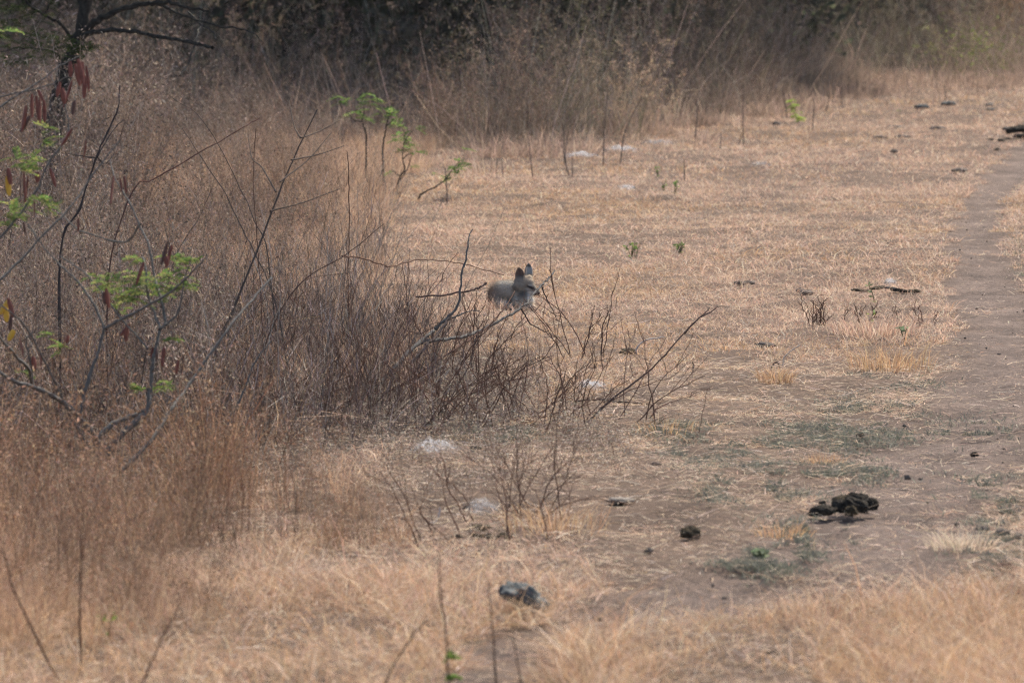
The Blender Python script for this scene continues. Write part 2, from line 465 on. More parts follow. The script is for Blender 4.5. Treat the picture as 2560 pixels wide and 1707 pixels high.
def build_litter():
    """loose straw and stalks lying on the ground"""
    Qs, Cs = [], []
    for (y0, y1, dens) in [(14, 19, 800), (19, 26, 700), (26, 40, 160), (40, 65, 25)]:
        x, y = scatter(y0, y1, dens)
        n = len(x)
        path = fuzzy(x, y, PATH, 58, 0.35, 2)
        k = ~path | (rng.random(n) < 0.35)
        x, y = x[k], y[k]; n = len(x)
        B = np.stack([x, y, height(x, y) + 0.005 + rng.random(n) * 0.03], 1)
        L = 0.03 + 0.13 * rng.random(n) ** 3
        Q, C = blades(B, L, 0.002 + 0.0025 * rng.random(n), (rng.random(n) - 0.4) * R(30), (rng.random(n) - 0.5) * R(40),
                      pal(n, [(0.6, 0.47, 0.36), (0.5, 0.37, 0.26), (0.68, 0.57, 0.46), (0.2, 0.15, 0.12), (0.36, 0.27, 0.2)], (3, 3, 1.5, 2, 2)))
        Qs.append(Q); Cs.append(C)
    o = soup_obj('straw_litter', np.concatenate(Qs), np.concatenate(Cs), M_GRASS)
    tag(o, 'loose straw stalks scattered over the dry ground', 'straw', kind='stuff')
    # crumbs of soil
    Vs, Fs = [], []
    x, y = scatter(14, 40, 16)
    n = len(x)
    path = fuzzy(x, y, PATH, 60, 0.35, 2) | fuzzy(x, y, SPARSE, 60, 0.5, 3)
    k = path | (rng.random(n) < 0.15)
    x, y = x[k], y[k]; n = len(x)
    base = np.array([[1, 0, 0], [-1, 0, 0], [0, 1, 0], [0, -1, 0], [0, 0, 1], [0, 0, -1]], float)
    f = np.array([[0, 2, 4], [2, 1, 4], [1, 3, 4], [3, 0, 4], [2, 0, 5], [1, 2, 5], [3, 1, 5], [0, 3, 5]])
    s = 0.003 + 0.010 * rng.random(n) ** 5
    V = base[None] * s[:, None, None] * (0.6 + 0.7 * rng.random((n, 6, 1))) * np.array([1.2, 1.2, 0.8])
    a = rng.random(n) * 6.28
    ca, sa = np.cos(a)[:, None], np.sin(a)[:, None]
    V = np.stack([V[..., 0] * ca - V[..., 1] * sa, V[..., 0] * sa + V[..., 1] * ca, V[..., 2]], -1)
    V += np.stack([x, y, height(x, y) - 0.01 + s * 0.4], 1)[:, None, :]
    F = (f[None] + (np.arange(n) * 6)[:, None, None]).reshape(-1, 3)
    o = mesh_obj('soil_crumbs', V.reshape(-1, 3), F.astype(np.int32), M_CLOD)
    tag(o, 'small crumbs of dark soil strewn on the dirt path', 'soil crumbs', kind='stuff')
build_litter()

# ------------------------------------------------------------------ weeds: quad soups of stems and dry seed flecks
def ribbon(pts, w0, w1, r):
    pts = np.asarray(pts)
    n = len(pts)
    w = np.linspace(w0, w1, n)[:, None] * 0.5
    th = r.random() * 6.28
    s = np.array([math.cos(th), math.sin(th), 0.2 * (r.random() - 0.5)])
    a, b = pts - s * w, pts + s * w
    return np.stack([a[:-1], b[:-1], b[1:], a[1:]], 1)

def weed(r, h, nb=10, nf=9, lean=0.25, fl=0.008, stemw=0.003, brl=0.35, droop=0.2, stemc=((0.16, 0.085, 0.06), (0.2, 0.12, 0.085)), fleckc=WEEDC, start=0.3):
    Q, C = [], []
    az = r.random() * 6.28
    ln = lean * (0.3 + r.random())
    T = np.linspace(0, 1, 5)
    cx = np.cumsum(np.r_[0, (r.random(4) - 0.5) * 0.05 * h]); cy_ = np.cumsum(np.r_[0, (r.random(4) - 0.5) * 0.05 * h])
    st = np.stack([math.cos(az) * ln * h * T ** 1.5 + cx, math.sin(az) * ln * h * T ** 1.5 + cy_, h * T], 1)
    q = ribbon(st, stemw, stemw * 0.4, r); Q.append(q); C.append(pal(len(q), stemc, r=r, jit=0.1))
    def pt(t):
        i = min(int(t * 4), 3); f = t * 4 - i
        return st[i] * (1 - f) + st[i + 1] * f
    for k in range(nb):
        t = start + (1 - start) * (k + r.random()) / nb
        p = pt(min(t, 0.999))
        a = r.random() * 6.28
        L = h * brl * (0.4 + 0.8 * r.random()) * (1.15 - t * 0.7)
        el = R(25) + r.random() * R(45)
        T2 = np.linspace(0, 1, 4)
        br = p + np.stack([math.cos(a) * math.cos(el) * L * T2, math.sin(a) * math.cos(el) * L * T2, math.sin(el) * L * T2 - droop * L * T2 ** 2], 1)
        q = ribbon(br, stemw * 0.55, stemw * 0.3, r); Q.append(q); C.append(pal(len(q), stemc, r=r, jit=0.1))
        m = nf
        tt = 0.25 + 0.75 * r.random(m)
        c = p + (br[-1] - p) * tt[:, None] + r.normal(0, 0.010 + fl * 0.8, (m, 3))
        d1 = r.normal(0, 1, (m, 3)); d1 /= np.linalg.norm(d1, axis=1)[:, None]
        d2 = r.normal(0, 1, (m, 3)); d2 -= d1 * (d1 * d2).sum(1)[:, None]; d2 /= np.linalg.norm(d2, axis=1)[:, None]
        s1 = fl * (0.5 + r.random((m, 1))); s2 = fl * 0.30 * (0.5 + r.random((m, 1)))
        Q.append(np.stack([c - d1 * s1, c + d2 * s2, c + d1 * s1, c - d2 * s2], 1)); C.append(pal(m, fleckc, r=r, jit=0.18))
    return np.concatenate(Q), np.concatenate(C)

def tuft(r, n, h, spread, cols, w=0.003, lean=0.5, arch=0.4):
    a = r.random(n) * 6.28
    rad = spread * r.random(n) ** 0.7
    b = np.stack([np.cos(a) * rad * 0.45, np.sin(a) * rad * 0.45, np.zeros(n)], 1)
    e0 = R(88) - lean * R(60) * r.random(n)
    e1 = e0 - arch * R(90) * r.random(n)
    return blades(b, h * (0.5 + 0.6 * r.random(n)), np.full(n, w), e0, e1, pal(n, cols, r=r), az=a + r.normal(0, 0.5, n), r=r)

def plant_mass(name, protos, x, y, label, cat, mat=M_WEED, smin=0.75, smax=1.25, tint=0.18, hmod=None, kind='stuff', ptint=None):
    Qs, Cs = [], []
    which = rng.integers(0, len(protos), len(x))
    for i, (Q, C) in enumerate(protos):
        k = np.where(which == i)[0]
        if not len(k):
            continue
        m = len(k)
        a = rng.random(m) * 6.28
        s = smin + (smax - smin) * rng.random(m)
        if hmod is not None:
            s = s * hmod[k]
        ca, sa = np.cos(a)[:, None, None] * s[:, None, None], np.sin(a)[:, None, None] * s[:, None, None]
        Z = Q[None, ..., 2] * s[:, None, None]
        X = Q[None, ..., 0] * ca - Q[None, ..., 1] * sa + x[k][:, None, None]
        Yy = Q[None, ..., 0] * sa + Q[None, ..., 1] * ca + y[k][:, None, None]
        Z = Z + (height(x[k], y[k]) - 0.01)[:, None, None]
        Qs.append(np.stack([X, Yy, Z], -1).astype(np.float32).reshape(-1, 4, 3))
        t = 1 + (rng.random((m, 1, 1)) - 0.5) * 2 * tint
        if ptint is not None:
            t = t * ptint[k][:, None, :]
        Cs.append(np.clip(C[None] * t, 0.005, 0.95).astype(np.float32).reshape(-1, 3))
    o = soup_obj(name, np.concatenate(Qs), np.concatenate(Cs), mat)
    tag(o, label, cat, kind=kind)
    return o

def tangle(r, n, h, spread, w, cols=TWIGC, lean=0.9):
    """a low tangle of thin dead twigs"""
    Q, C = [], []
    for k in range(n):
        b = np.array([r.normal(0, spread * 0.5), r.normal(0, spread * 0.5), 0])
        a = r.random() * 6.28; ln = lean * r.random() ** 1.2; hh = h * (0.45 + 0.65 * r.random())
        d = np.array([math.cos(a) * math.sin(ln), math.sin(a) * math.sin(ln), math.cos(ln)])
        bend = r.normal(0, 0.22, 3) - np.array([0, 0, 0.1])
        T = np.linspace(0, 1, 5)[:, None]
        P = b + d * hh * T + bend * hh * T ** 2 + r.normal(0, 0.006, (5, 3))
        q = ribbon(P, w, w * 0.45, r); Q.append(q); C.append(np.repeat(pal(1, cols, r=r, jit=0.2), len(q), 0))
        for j in range(2):
            p = P[int(r.integers(1, 4))]
            e = d + r.normal(0, 0.55, 3); e /= np.linalg.norm(e)
            L = hh * (0.15 + 0.3 * r.random())
            q = ribbon(np.array([p, p + e * L * 0.5 + r.normal(0, 0.008, 3), p + e * L]), w * 0.6, w * 0.35, r); Q.append(q); C.append(pal(len(q), cols, r=r, jit=0.2))
    return np.concatenate(Q), np.concatenate(C)

def clumps(x, y, centres, rad, tints):
    """nearest clump of each point: distance over that clump's radius, and the clump's tint"""
    d = np.sqrt((x[:, None] - centres[None, :, 0]) ** 2 + (y[:, None] - centres[None, :, 1]) ** 2) / rad[None]
    i = d.argmin(1)
    return d[np.arange(len(x)), i], i, tints[i]

CLUMP_TINTS = np.array([(0.95, 0.95, 0.97), (1.12, 1.0, 0.9), (0.6, 0.59, 0.6), (1.25, 1.2, 1.15), (0.85, 0.78, 0.74), (1.05, 0.92, 0.82)])

def build_left():
    r = np.random.default_rng(11)
    TW2 = [(0.16, 0.126, 0.106), (0.24, 0.196, 0.167), (0.085, 0.066, 0.057), (0.36, 0.305, 0.26), (0.175, 0.12, 0.096)]
    protos = [weed(r, 0.62, 14, 6, 0.4, 0.0068, 0.003, 0.36, stemc=TW2) for _ in range(7)]
    protos += [weed(r, 0.5, 12, 9, 0.6, 0.0075, 0.003, 0.45, stemc=TW2) for _ in range(4)]
    protos += [tuft(r, 22, 0.4, 0.25, BROWNG, 0.0032, 0.8, 0.8) for _ in range(3)]
    x, y = scatter(21.5, 50, 58, 1.2)
    u, v = to_px(x, y)
    k = fuzzy(x, y, LEFT, 45, 0.6, 4)
    x, y, u, v = x[k], y[k], u[k], v[k]
    cx, cyy = scatter(21.5, 51, 1.5, 1.2)
    cen = np.stack([cx, cyy], 1)
    crad = rng.uniform(0.38, 0.85, len(cen)); chh = rng.uniform(0.55, 1.3, len(cen)) * (0.6 + 0.5 * crad)
    ctint = CLUMP_TINTS[rng.integers(0, len(CLUMP_TINTS), len(cen))]
    d, ci, pt = clumps(x, y, cen, crad, ctint)
    k = rng.random(len(x)) < np.where(d < 1, 1.0 - 0.3 * d, np.clip(0.5 - (d - 1) * 2.5, 0.07, 1)) * np.where(u > 840, 0.5, 1)
    x, y, u, d, ci, pt = x[k], y[k], u[k], d[k], ci[k], pt[k]
    hm = chh[ci] * np.sqrt(np.clip(1.15 - d ** 2, 0.12, 1)) * np.clip(1.35 - (u - 300) / 1150, 0.6, 1.35) * np.where((u < 420) & (y > 32), 1.35, 1.0)
    plant_mass('dry_weeds', protos, x, y, 'brown dead weeds with fuzzy seed heads massed beside the clearing', 'weeds', hmod=hm, tint=0.25, ptint=pt)
    # the twig tangle running through the weeds, thickest in front
    protos = [tangle(r, 9, 0.58, 0.3, 0.0038, TW2, 1.35) for _ in range(12)]
    x, y = scatter(20.8, 47, 34, 1.0)
    u, v = to_px(x, y)
    poly = [(-500, 330), (850, 380), (930, 560), (960, 700), (1080, 820), (1300, 890), (1480, 960), (1480, 1060), (1330, 1110), (1000, 1110), (780, 1130), (560, 1150), (330, 1200), (-500, 1240)]
    k = fuzzy(x, y, poly, 45, 0.5, 15) & (rng.random(len(x)) < np.clip((v - 350) / 500, 0.12, 1) * np.clip(2.6 * (vnoise(x, y, 0.8, 56) - 0.25), 0.06, 1) * np.where(u > 950, 0.75, 1))
    x, y, u = x[k], y[k], u[k]
    x2, y2 = scatter(20.5, 28, 60, 0.6)
    poly2 = [(-300, 640), (560, 690), (900, 740), (1080, 800), (1250, 900), (1440, 960), (1480, 1030), (1300, 1110), (960, 1110), (760, 1150), (500, 1160), (240, 1220), (-300, 1240)]
    k2 = fuzzy(x2, y2, poly2, 50, 0.5, 17) & (rng.random(len(x2)) < np.clip(2.6 * (vnoise(x2, y2, 0.6, 59) - 0.22), 0.1, 1))
    pd = [tangle(r, 10, 0.42, 0.3, 0.0034, TWIGC + [(0.26, 0.205, 0.175), (0.11, 0.085, 0.075)], 1.5) for _ in range(10)]
    plant_mass('twig_thicket', pd, x2[k2], y2[k2], 'dark low mat of fine dead twigs in front of the brown weeds', 'twigs', M_TWIG, 0.6, 1.3, tint=0.3,
               hmod=np.clip(1.0 - (to_px(x2[k2], y2[k2])[0] - 950) / 420, 0.42, 1.0))
    plant_mass('twig_tangle', protos, x, y, 'dense tangle of fine dark dead twigs through the brown weeds', 'twigs', M_TWIG, 0.6, 1.3, tint=0.3, hmod=np.clip(1.0 - (u - 880) / 420, 0.42, 1.0))
    # orange grass standing among the weeds along their sunny edge
    protos = [tuft(r, 26, 0.26, 0.2, [(0.50, 0.34, 0.23), (0.54, 0.39, 0.28), (0.40, 0.26, 0.17)], 0.003, 0.55, 0.6) for _ in range(6)]
    x, y = scatter(24, 49, 26, 0.5)
    u, v = to_px(x, y)
    k = fuzzy(x, y, LEFT, 70, 0.5, 4) & (rng.random(len(x)) < np.clip((u - 200) / 650, 0.15, 1) * (0.45 + vnoise(x, y, 0.5, 57)))
    plant_mass('orange_grass', protos, x[k], y[k], 'orange dry grass standing along the edge of the weeds', 'grass', M_GRASS, tint=0.3)
    # pale dead flower heads low down
    protos = [weed(r, 0.12, 4, 5, 0.8, 0.0062, 0.002, 0.7, 0.3, stemc=TWIGC, fleckc=[(0.36, 0.285, 0.23), (0.5, 0.42, 0.35), (0.25, 0.19, 0.155), (0.18, 0.135, 0.11)]) for _ in range(6)]
    poly = [(380, 1040), (640, 960), (900, 930), (1150, 950), (1460, 1040), (1640, 1100), (1560, 1230), (1250, 1290), (950, 1290), (700, 1230), (500, 1200)]
    x, y = scatter(19.5, 26, 260, 0.3)
    k = fuzzy(x, y, poly, 60, 0.4, 8) & (rng.random(len(x)) < 1.6 * (vnoise(x, y, 0.3, 53) * 0.6 + vnoise(x, y, 0.1, 58) * 0.4 - 0.2))
    plant_mass('withered_flowers', protos, x[k], y[k], 'low withered flower stalks with pale heads under the dead shrubs', 'withered flowers', tint=0.3)
build_left()

def build_tall_front():
    r = np.random.default_rng(12)
    fl = [(0.21, 0.152, 0.118), (0.30, 0.22, 0.168), (0.14, 0.10, 0.08), (0.42, 0.32, 0.245), (0.26, 0.16, 0.105)]
    red = ((0.175, 0.105, 0.075), (0.13, 0.083, 0.063), (0.23, 0.155, 0.115))
    protos = [weed(r, 0.42, 10, 10, 0.3, 0.0062, 0.0026, 0.33, 0.25, start=0.2, stemc=red, fleckc=fl) for _ in range(10)]
    protos += [weed(r, 0.34, 8, 12, 0.5, 0.0075, 0.0024, 0.45, 0.3, start=0.2, stemc=red, fleckc=fl) for _ in range(5)]
    protos += [tuft(r, 26, 0.34, 0.16, BROWNG, 0.0025, 0.4, 0.5) for _ in range(4)]
    protos += [tangle(r, 6, 0.42, 0.16, 0.003, red + ((0.1, 0.07, 0.055),), 0.35) for _ in range(4)]
    x, y = scatter(14.6, 22, 200, 0.6)
    k1 = fuzzy(x, y, TALL1, 60, 0.4, 9)
    k2 = fuzzy(x, y, TALL2, 40, 0.3, 10)
    cx, cyy = scatter(14.2, 22.5, 9, 0.8)
    cen = np.stack([cx, cyy], 1); crad = rng.uniform(0.16, 0.36, len(cen)); chh = rng.uniform(0.7, 1.25, len(cen))
    ft = np.array([(0.95, 0.95, 0.95), (1.2, 1.1, 1.0), (0.7, 0.68, 0.67), (1.4, 1.3, 1.2), (0.95, 0.85, 0.76)])
    d, ci, pt = clumps(x, y, cen, crad, ft[rng.integers(0, 5, len(cen))])
    k = (k1 | k2) & (rng.random(len(x)) < np.where(d < 1, 1.0 - 0.4 * d, np.clip(0.4 - (d - 1) * 2, 0.06, 1)))
    x, y, d, ci, pt = x[k], y[k], d[k], ci[k], pt[k]
    u, v = to_px(x, y)
    hm = np.where(u > 680, 1.35, 1.0) * np.clip(1.1 - (v - 1300) / 1100, 0.75, 1.1) * np.clip(1.0 - (u - 480) / 900, 0.65, 1) * chh[ci] * np.sqrt(np.clip(1.2 - d ** 2, 0.2, 1))
    plant_mass('tall_dry_weeds', protos, x, y, 'tall brown dry weeds and grass below the pod bearing shrub', 'weeds', hmod=hm, tint=0.25, ptint=pt)
    # fine standing grass along the bottom
    protos = [tuft(r, 26, 0.16, 0.18, BROWNG if i % 2 else ORANGE, 0.0024, 0.75, 0.8) for i in range(8)]
    x, y = scatter(13.2, 18.5, 75, 0.4)
    u, v = to_px(x, y)
    low = fuzzy(x, y, LOWR, 40, 0.4, 6) & ~fuzzy(x, y, THIN, 50, 0.3, 14) & ~fuzzy(x, y, PATH, 58, 0.35, 2)
    lft = (u < 1060 + 60 * vnoise(x, y, 0.3, 61)) & (v > 1400) & ~fuzzy(x, y, PATH, 58, 0.35, 2)
    gate = np.clip(2.6 * (0.6 * vnoise(x, y, 0.35, 65) + 0.4 * vnoise(x, y, 0.9, 66) - 0.22), 0.05, 1)
    k = (low & (rng.random(len(x)) < gate)) | (lft & (rng.random(len(x)) < 0.6 * gate))
    hm = np.where(low[k], 0.85, 0.85) * (0.5 + 0.9 * vnoise(x[k], y[k], 0.45, 67))
    plant_mass('front_grass', protos, x[k], y[k], 'dense orange dry grass along the near edge of the dirt path', 'grass', M_GRASS, hmod=hm, tint=0.35)
build_tall_front()

def build_back():
    r = np.random.default_rng(13)
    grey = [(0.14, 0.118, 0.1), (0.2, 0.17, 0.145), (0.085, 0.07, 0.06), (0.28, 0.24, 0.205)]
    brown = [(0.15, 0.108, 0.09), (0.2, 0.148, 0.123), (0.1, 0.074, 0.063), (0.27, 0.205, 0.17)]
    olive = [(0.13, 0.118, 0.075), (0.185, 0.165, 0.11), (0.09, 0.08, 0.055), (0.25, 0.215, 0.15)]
    protos = []
    for i in range(12):
        c = (brown, grey, brown, olive)[i % 4]
        Qc = weed(r, 1.4, 20, 13, 0.4, 0.013, 0.005, 0.4, 0.3, stemc=c[:3], fleckc=c, start=0.12)
        Tg = tangle(r, 7, 1.35, 0.4, 0.0055, c + [(0.3, 0.255, 0.22), (0.33, 0.285, 0.245)], 1.25)
        protos.append((np.concatenate([Qc[0], Tg[0]]), np.concatenate([Qc[1], Tg[1]])))
    x, y = scatter(42, 82, 15, 1.5)
    u, v = to_px(x, y)
    cx, cyy = scatter(43, 82, 0.34, 1.5)
    cen = np.stack([cx, cyy], 1); crad = rng.uniform(0.7, 1.5, len(cen)); chh = rng.uniform(0.55, 1.3, len(cen)) * (0.65 + 0.35 * crad)
    bt = np.array([(1.1, 1.12, 1.16), (1.3, 1.18, 1.08), (0.85, 0.85, 0.87), (1.4, 1.33, 1.27), (0.85, 0.8, 0.78), (1.05, 1.1, 0.95)])
    d, ci, pt = clumps(x, y, cen, crad, bt[rng.integers(0, 6, len(cen))])
    k = fuzzy(x, y, BACK, 20, 1.0, 5) & (rng.random(len(x)) < np.where(d < 1, 1.0 - 0.3 * d, np.clip(0.7 - (d - 1) * 0.8, 0.42, 1)))
    x, y, u, d, ci, pt = x[k], y[k], u[k], d[k], ci[k], pt[k]
    hm = chh[ci] * np.sqrt(np.clip(1.15 - d ** 2, 0.3, 1))
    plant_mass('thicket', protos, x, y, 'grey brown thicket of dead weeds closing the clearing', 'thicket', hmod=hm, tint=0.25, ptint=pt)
    # arching tan grass in the thicket's front
    tan = [(0.33, 0.25, 0.19), (0.26, 0.19, 0.145), (0.40, 0.31, 0.24), (0.2, 0.14, 0.105)]
    protos = [tuft(r, 36, 0.9, 0.45, tan, 0.007, 0.7, 1.0) for _ in range(8)]
    x, y = scatter(43, 74, 6.0, 1.0)
    k = fuzzy(x, y, BACK, 15, 0.8, 5) & (vnoise(x, y, 1.6, 73) > 0.48)
    x, y = x[k], y[k]
    plant_mass('tall_tan_grass', protos, x, y, 'arching tan grass growing through the front of the thicket', 'grass', M_GRASS, 0.4, 1.15, tint=0.35)
    # reddish low fringe where thicket meets the field
    protos = [tuft(r, 26, 0.26, 0.3, [(0.42, 0.30, 0.23), (0.48, 0.36, 0.28), (0.32, 0.22, 0.165), (0.22, 0.16, 0.125)], 0.006, 0.8, 0.9) for _ in range(5)]
    fr = []
    edge = BACK[2:10]
    for (u0, v0), (u1, v1) in zip(edge[:-1], edge[1:]):
        m = int(abs(u1 - u0) * 0.6)
        t = rng.random(m)
        for q in range(m):
            fr.append(gp(u0 + (u1 - u0) * t[q], v0 + (v1 - v0) * t[q] + rng.normal(10, 16))[:2])
    fr = np.array(fr)
    fr = fr[vnoise(fr[:, 0], fr[:, 1], 0.9, 76) > 0.38]
    plant_mass('grass_fringe', protos, fr[:, 0], fr[:, 1], 'reddish grass fringe at the foot of the thicket', 'grass', M_GRASS, 0.4, 1.3, tint=0.35)
build_back()

# ------------------------------------------------------------------ tubes
def smooth_line(P, sub=4):
    P = np.asarray(P, float)
    if len(P) < 3:
        t = np.linspace(0, 1, sub + 1)[:, None]
        return P[0] * (1 - t) + P[1] * t
    A = np.vstack([2 * P[0] - P[1], P, 2 * P[-1] - P[-2]])
    out = []
    for i in range(1, len(A) - 2):
        p0, p1, p2, p3 = A[i - 1], A[i], A[i + 1], A[i + 2]
        for t in np.linspace(0, 1, sub, endpoint=False):
            out.append(0.5 * (2 * p1 + (p2 - p0) * t + (2 * p0 - 5 * p1 + 4 * p2 - p3) * t * t + (3 * p1 - p0 - 3 * p2 + p3) * t ** 3))
    out.append(P[-1])
    return np.array(out)

class Tubes:
    def __init__(s):
        s.V, s.F, s.C, s.n = [], [], [], 0
    def add(s, P, r0, r1, col=(0.1, 0.09, 0.08), sides=6, sub=4, wob=0.0, knots=0.0, r=None):
        r = r or rng
        L = smooth_line(P, sub)
        n = len(L)
        if wob:
            L[1:-1] += r.normal(0, wob, (n - 2, 3))
        rad = np.linspace(r0, r1, n)
        if knots:
            rad = rad * (1 + knots * (r.random(n) ** 3) * 1.5)
        T = np.gradient(L, axis=0); T /= np.linalg.norm(T, axis=1)[:, None] + 1e-9
        ref = np.array([0.3, 0.9, 0.2])
        A = np.cross(T, ref); A /= np.linalg.norm(A, axis=1)[:, None] + 1e-9
        B = np.cross(T, A)
        th = np.linspace(0, 2 * math.pi, sides, endpoint=False)
        V = L[:, None] + rad[:, None, None] * (A[:, None] * np.cos(th)[None, :, None] + B[:, None] * np.sin(th)[None, :, None])
        i = np.arange(n * sides).reshape(n, sides) + s.n
        F = np.stack([i[:-1], np.roll(i, -1, 1)[:-1], np.roll(i, -1, 1)[1:], i[1:]], -1).reshape(-1, 4)
        s.V.append(V.reshape(-1, 3)); s.F.append(F); s.n += n * sides
        c = np.asarray(col)
        s.C.append(np.clip(c[None] * (0.8 + 0.4 * r.random((len(F), 1))), 0.004, 0.9))
        return L
    def build(s, name, mat, parent=None, origin=None):
        return mesh_obj(name, np.concatenate(s.V), np.concatenate(s.F).astype(np.int32), mat, parent, fcol=np.concatenate(s.C), smooth=True, origin=origin)

def pxline(pts, Y0, Y1=None):
    """polyline of photo pixels at depths Y0..Y1"""
    n = len(pts)
    Ys = np.linspace(Y0, Y0 if Y1 is None else Y1, n)
    return np.array([at(u, v, Y) for (u, v), Y in zip(pts, Ys)])

# ------------------------------------------------------------------ fronds (feathery leaves)
def frond(p, d, L, r, pairs=10, ll=0.018, lw=0.006, cols=((0.07, 0.13, 0.03), (0.1, 0.17, 0.04), (0.05, 0.1, 0.03)), droop=0.3):
    d = np.asarray(d, float); d /= np.linalg.norm(d)
    side = np.cross(d, [0, 0, 1.0]); side /= np.linalg.norm(side) + 1e-6
    side = side + r.normal(0, 0.25, 3); side /= np.linalg.norm(side)
    up = np.cross(side, d)
    t = np.linspace(0.1, 1, pairs)
    c = p + d * (L * t)[:, None] + np.array([0, 0, -1.0]) * (droop * L * t ** 2)[:, None]
    Q, C = [], []
    Q.append(ribbon(np.vstack([p, c[pairs // 2], c[-1]]), 0.0025, 0.0015, r)); C.append(pal(2, [(0.1, 0.12, 0.04)], r=r))
    for sgn in (1, -1):
        o = side * sgn * 0.9 + d * 0.5 + up * r.normal(0.1, 0.2)
        o = o / np.linalg.norm(o)
        l = ll * (0.7 + 0.5 * np.sin(math.pi * np.clip(t, 0.1, 0.9)))[:, None]
        tip = c + o * l + r.normal(0, 0.002, (pairs, 3))
        mid = (c + tip) / 2
        w = d * lw * 0.5 + up * r.normal(0, 0.001)
        Q.append(np.stack([c, mid + w, tip, mid - w], 1)); C.append(pal(pairs, cols, r=r, jit=0.15))
    return np.concatenate(Q), np.concatenate(C)

def leaf_spray(p, n, size, r, d0=None, **kw):
    """a bipinnate leaf: n fronds fanning from p"""
    Q, C = [], []
    for k in range(n):
        d = r.normal(0, 1, 3); d[2] = abs(d[2]) * 0.4 - 0.1
        if d0 is not None:
            d = d * 0.6 + np.asarray(d0)
        q, c = frond(p + r.normal(0, size * 0.12, 3), d, size * (0.6 + 0.5 * r.random()), r, **kw)
        Q.append(q); C.append(c)
    return np.concatenate(Q), np.concatenate(C)

# ------------------------------------------------------------------ pod-bearing shrub, left
def pod_mesh(name, p, L, w, tilt, az, mat, parent, origin):
    n, k = 7, 6
    V = []
    for i in range(n):
        t = i / (n - 1)
        ww = w * 0.5 * (math.sin(math.pi * min(max(t * 0.9 + 0.06, 0), 1)) ** 0.45)
        th = ww * 0.25
        for j in range(k):
            a = 2 * math.pi * j / k
            x, y, z = ww * math.cos(a), th * math.sin(a) + 0.02 * L * math.sin(t * 3), -L * t
            x2, z2 = x * math.cos(tilt) - z * math.sin(tilt), x * math.sin(tilt) + z * math.cos(tilt)
            V.append((x2 * math.cos(az) - y * math.sin(az) + p[0], x2 * math.sin(az) + y * math.cos(az) + p[1], z2 + p[2]))
    F = [(i * k + j, i * k + (j + 1) % k, (i + 1) * k + (j + 1) % k, (i + 1) * k + j) for i in range(n - 1) for j in range(k)]
    return mesh_obj(name, V, np.array(F, np.int32), mat, parent, smooth=True, origin=origin, fcol=np.full((len(F), 3), 0.1))

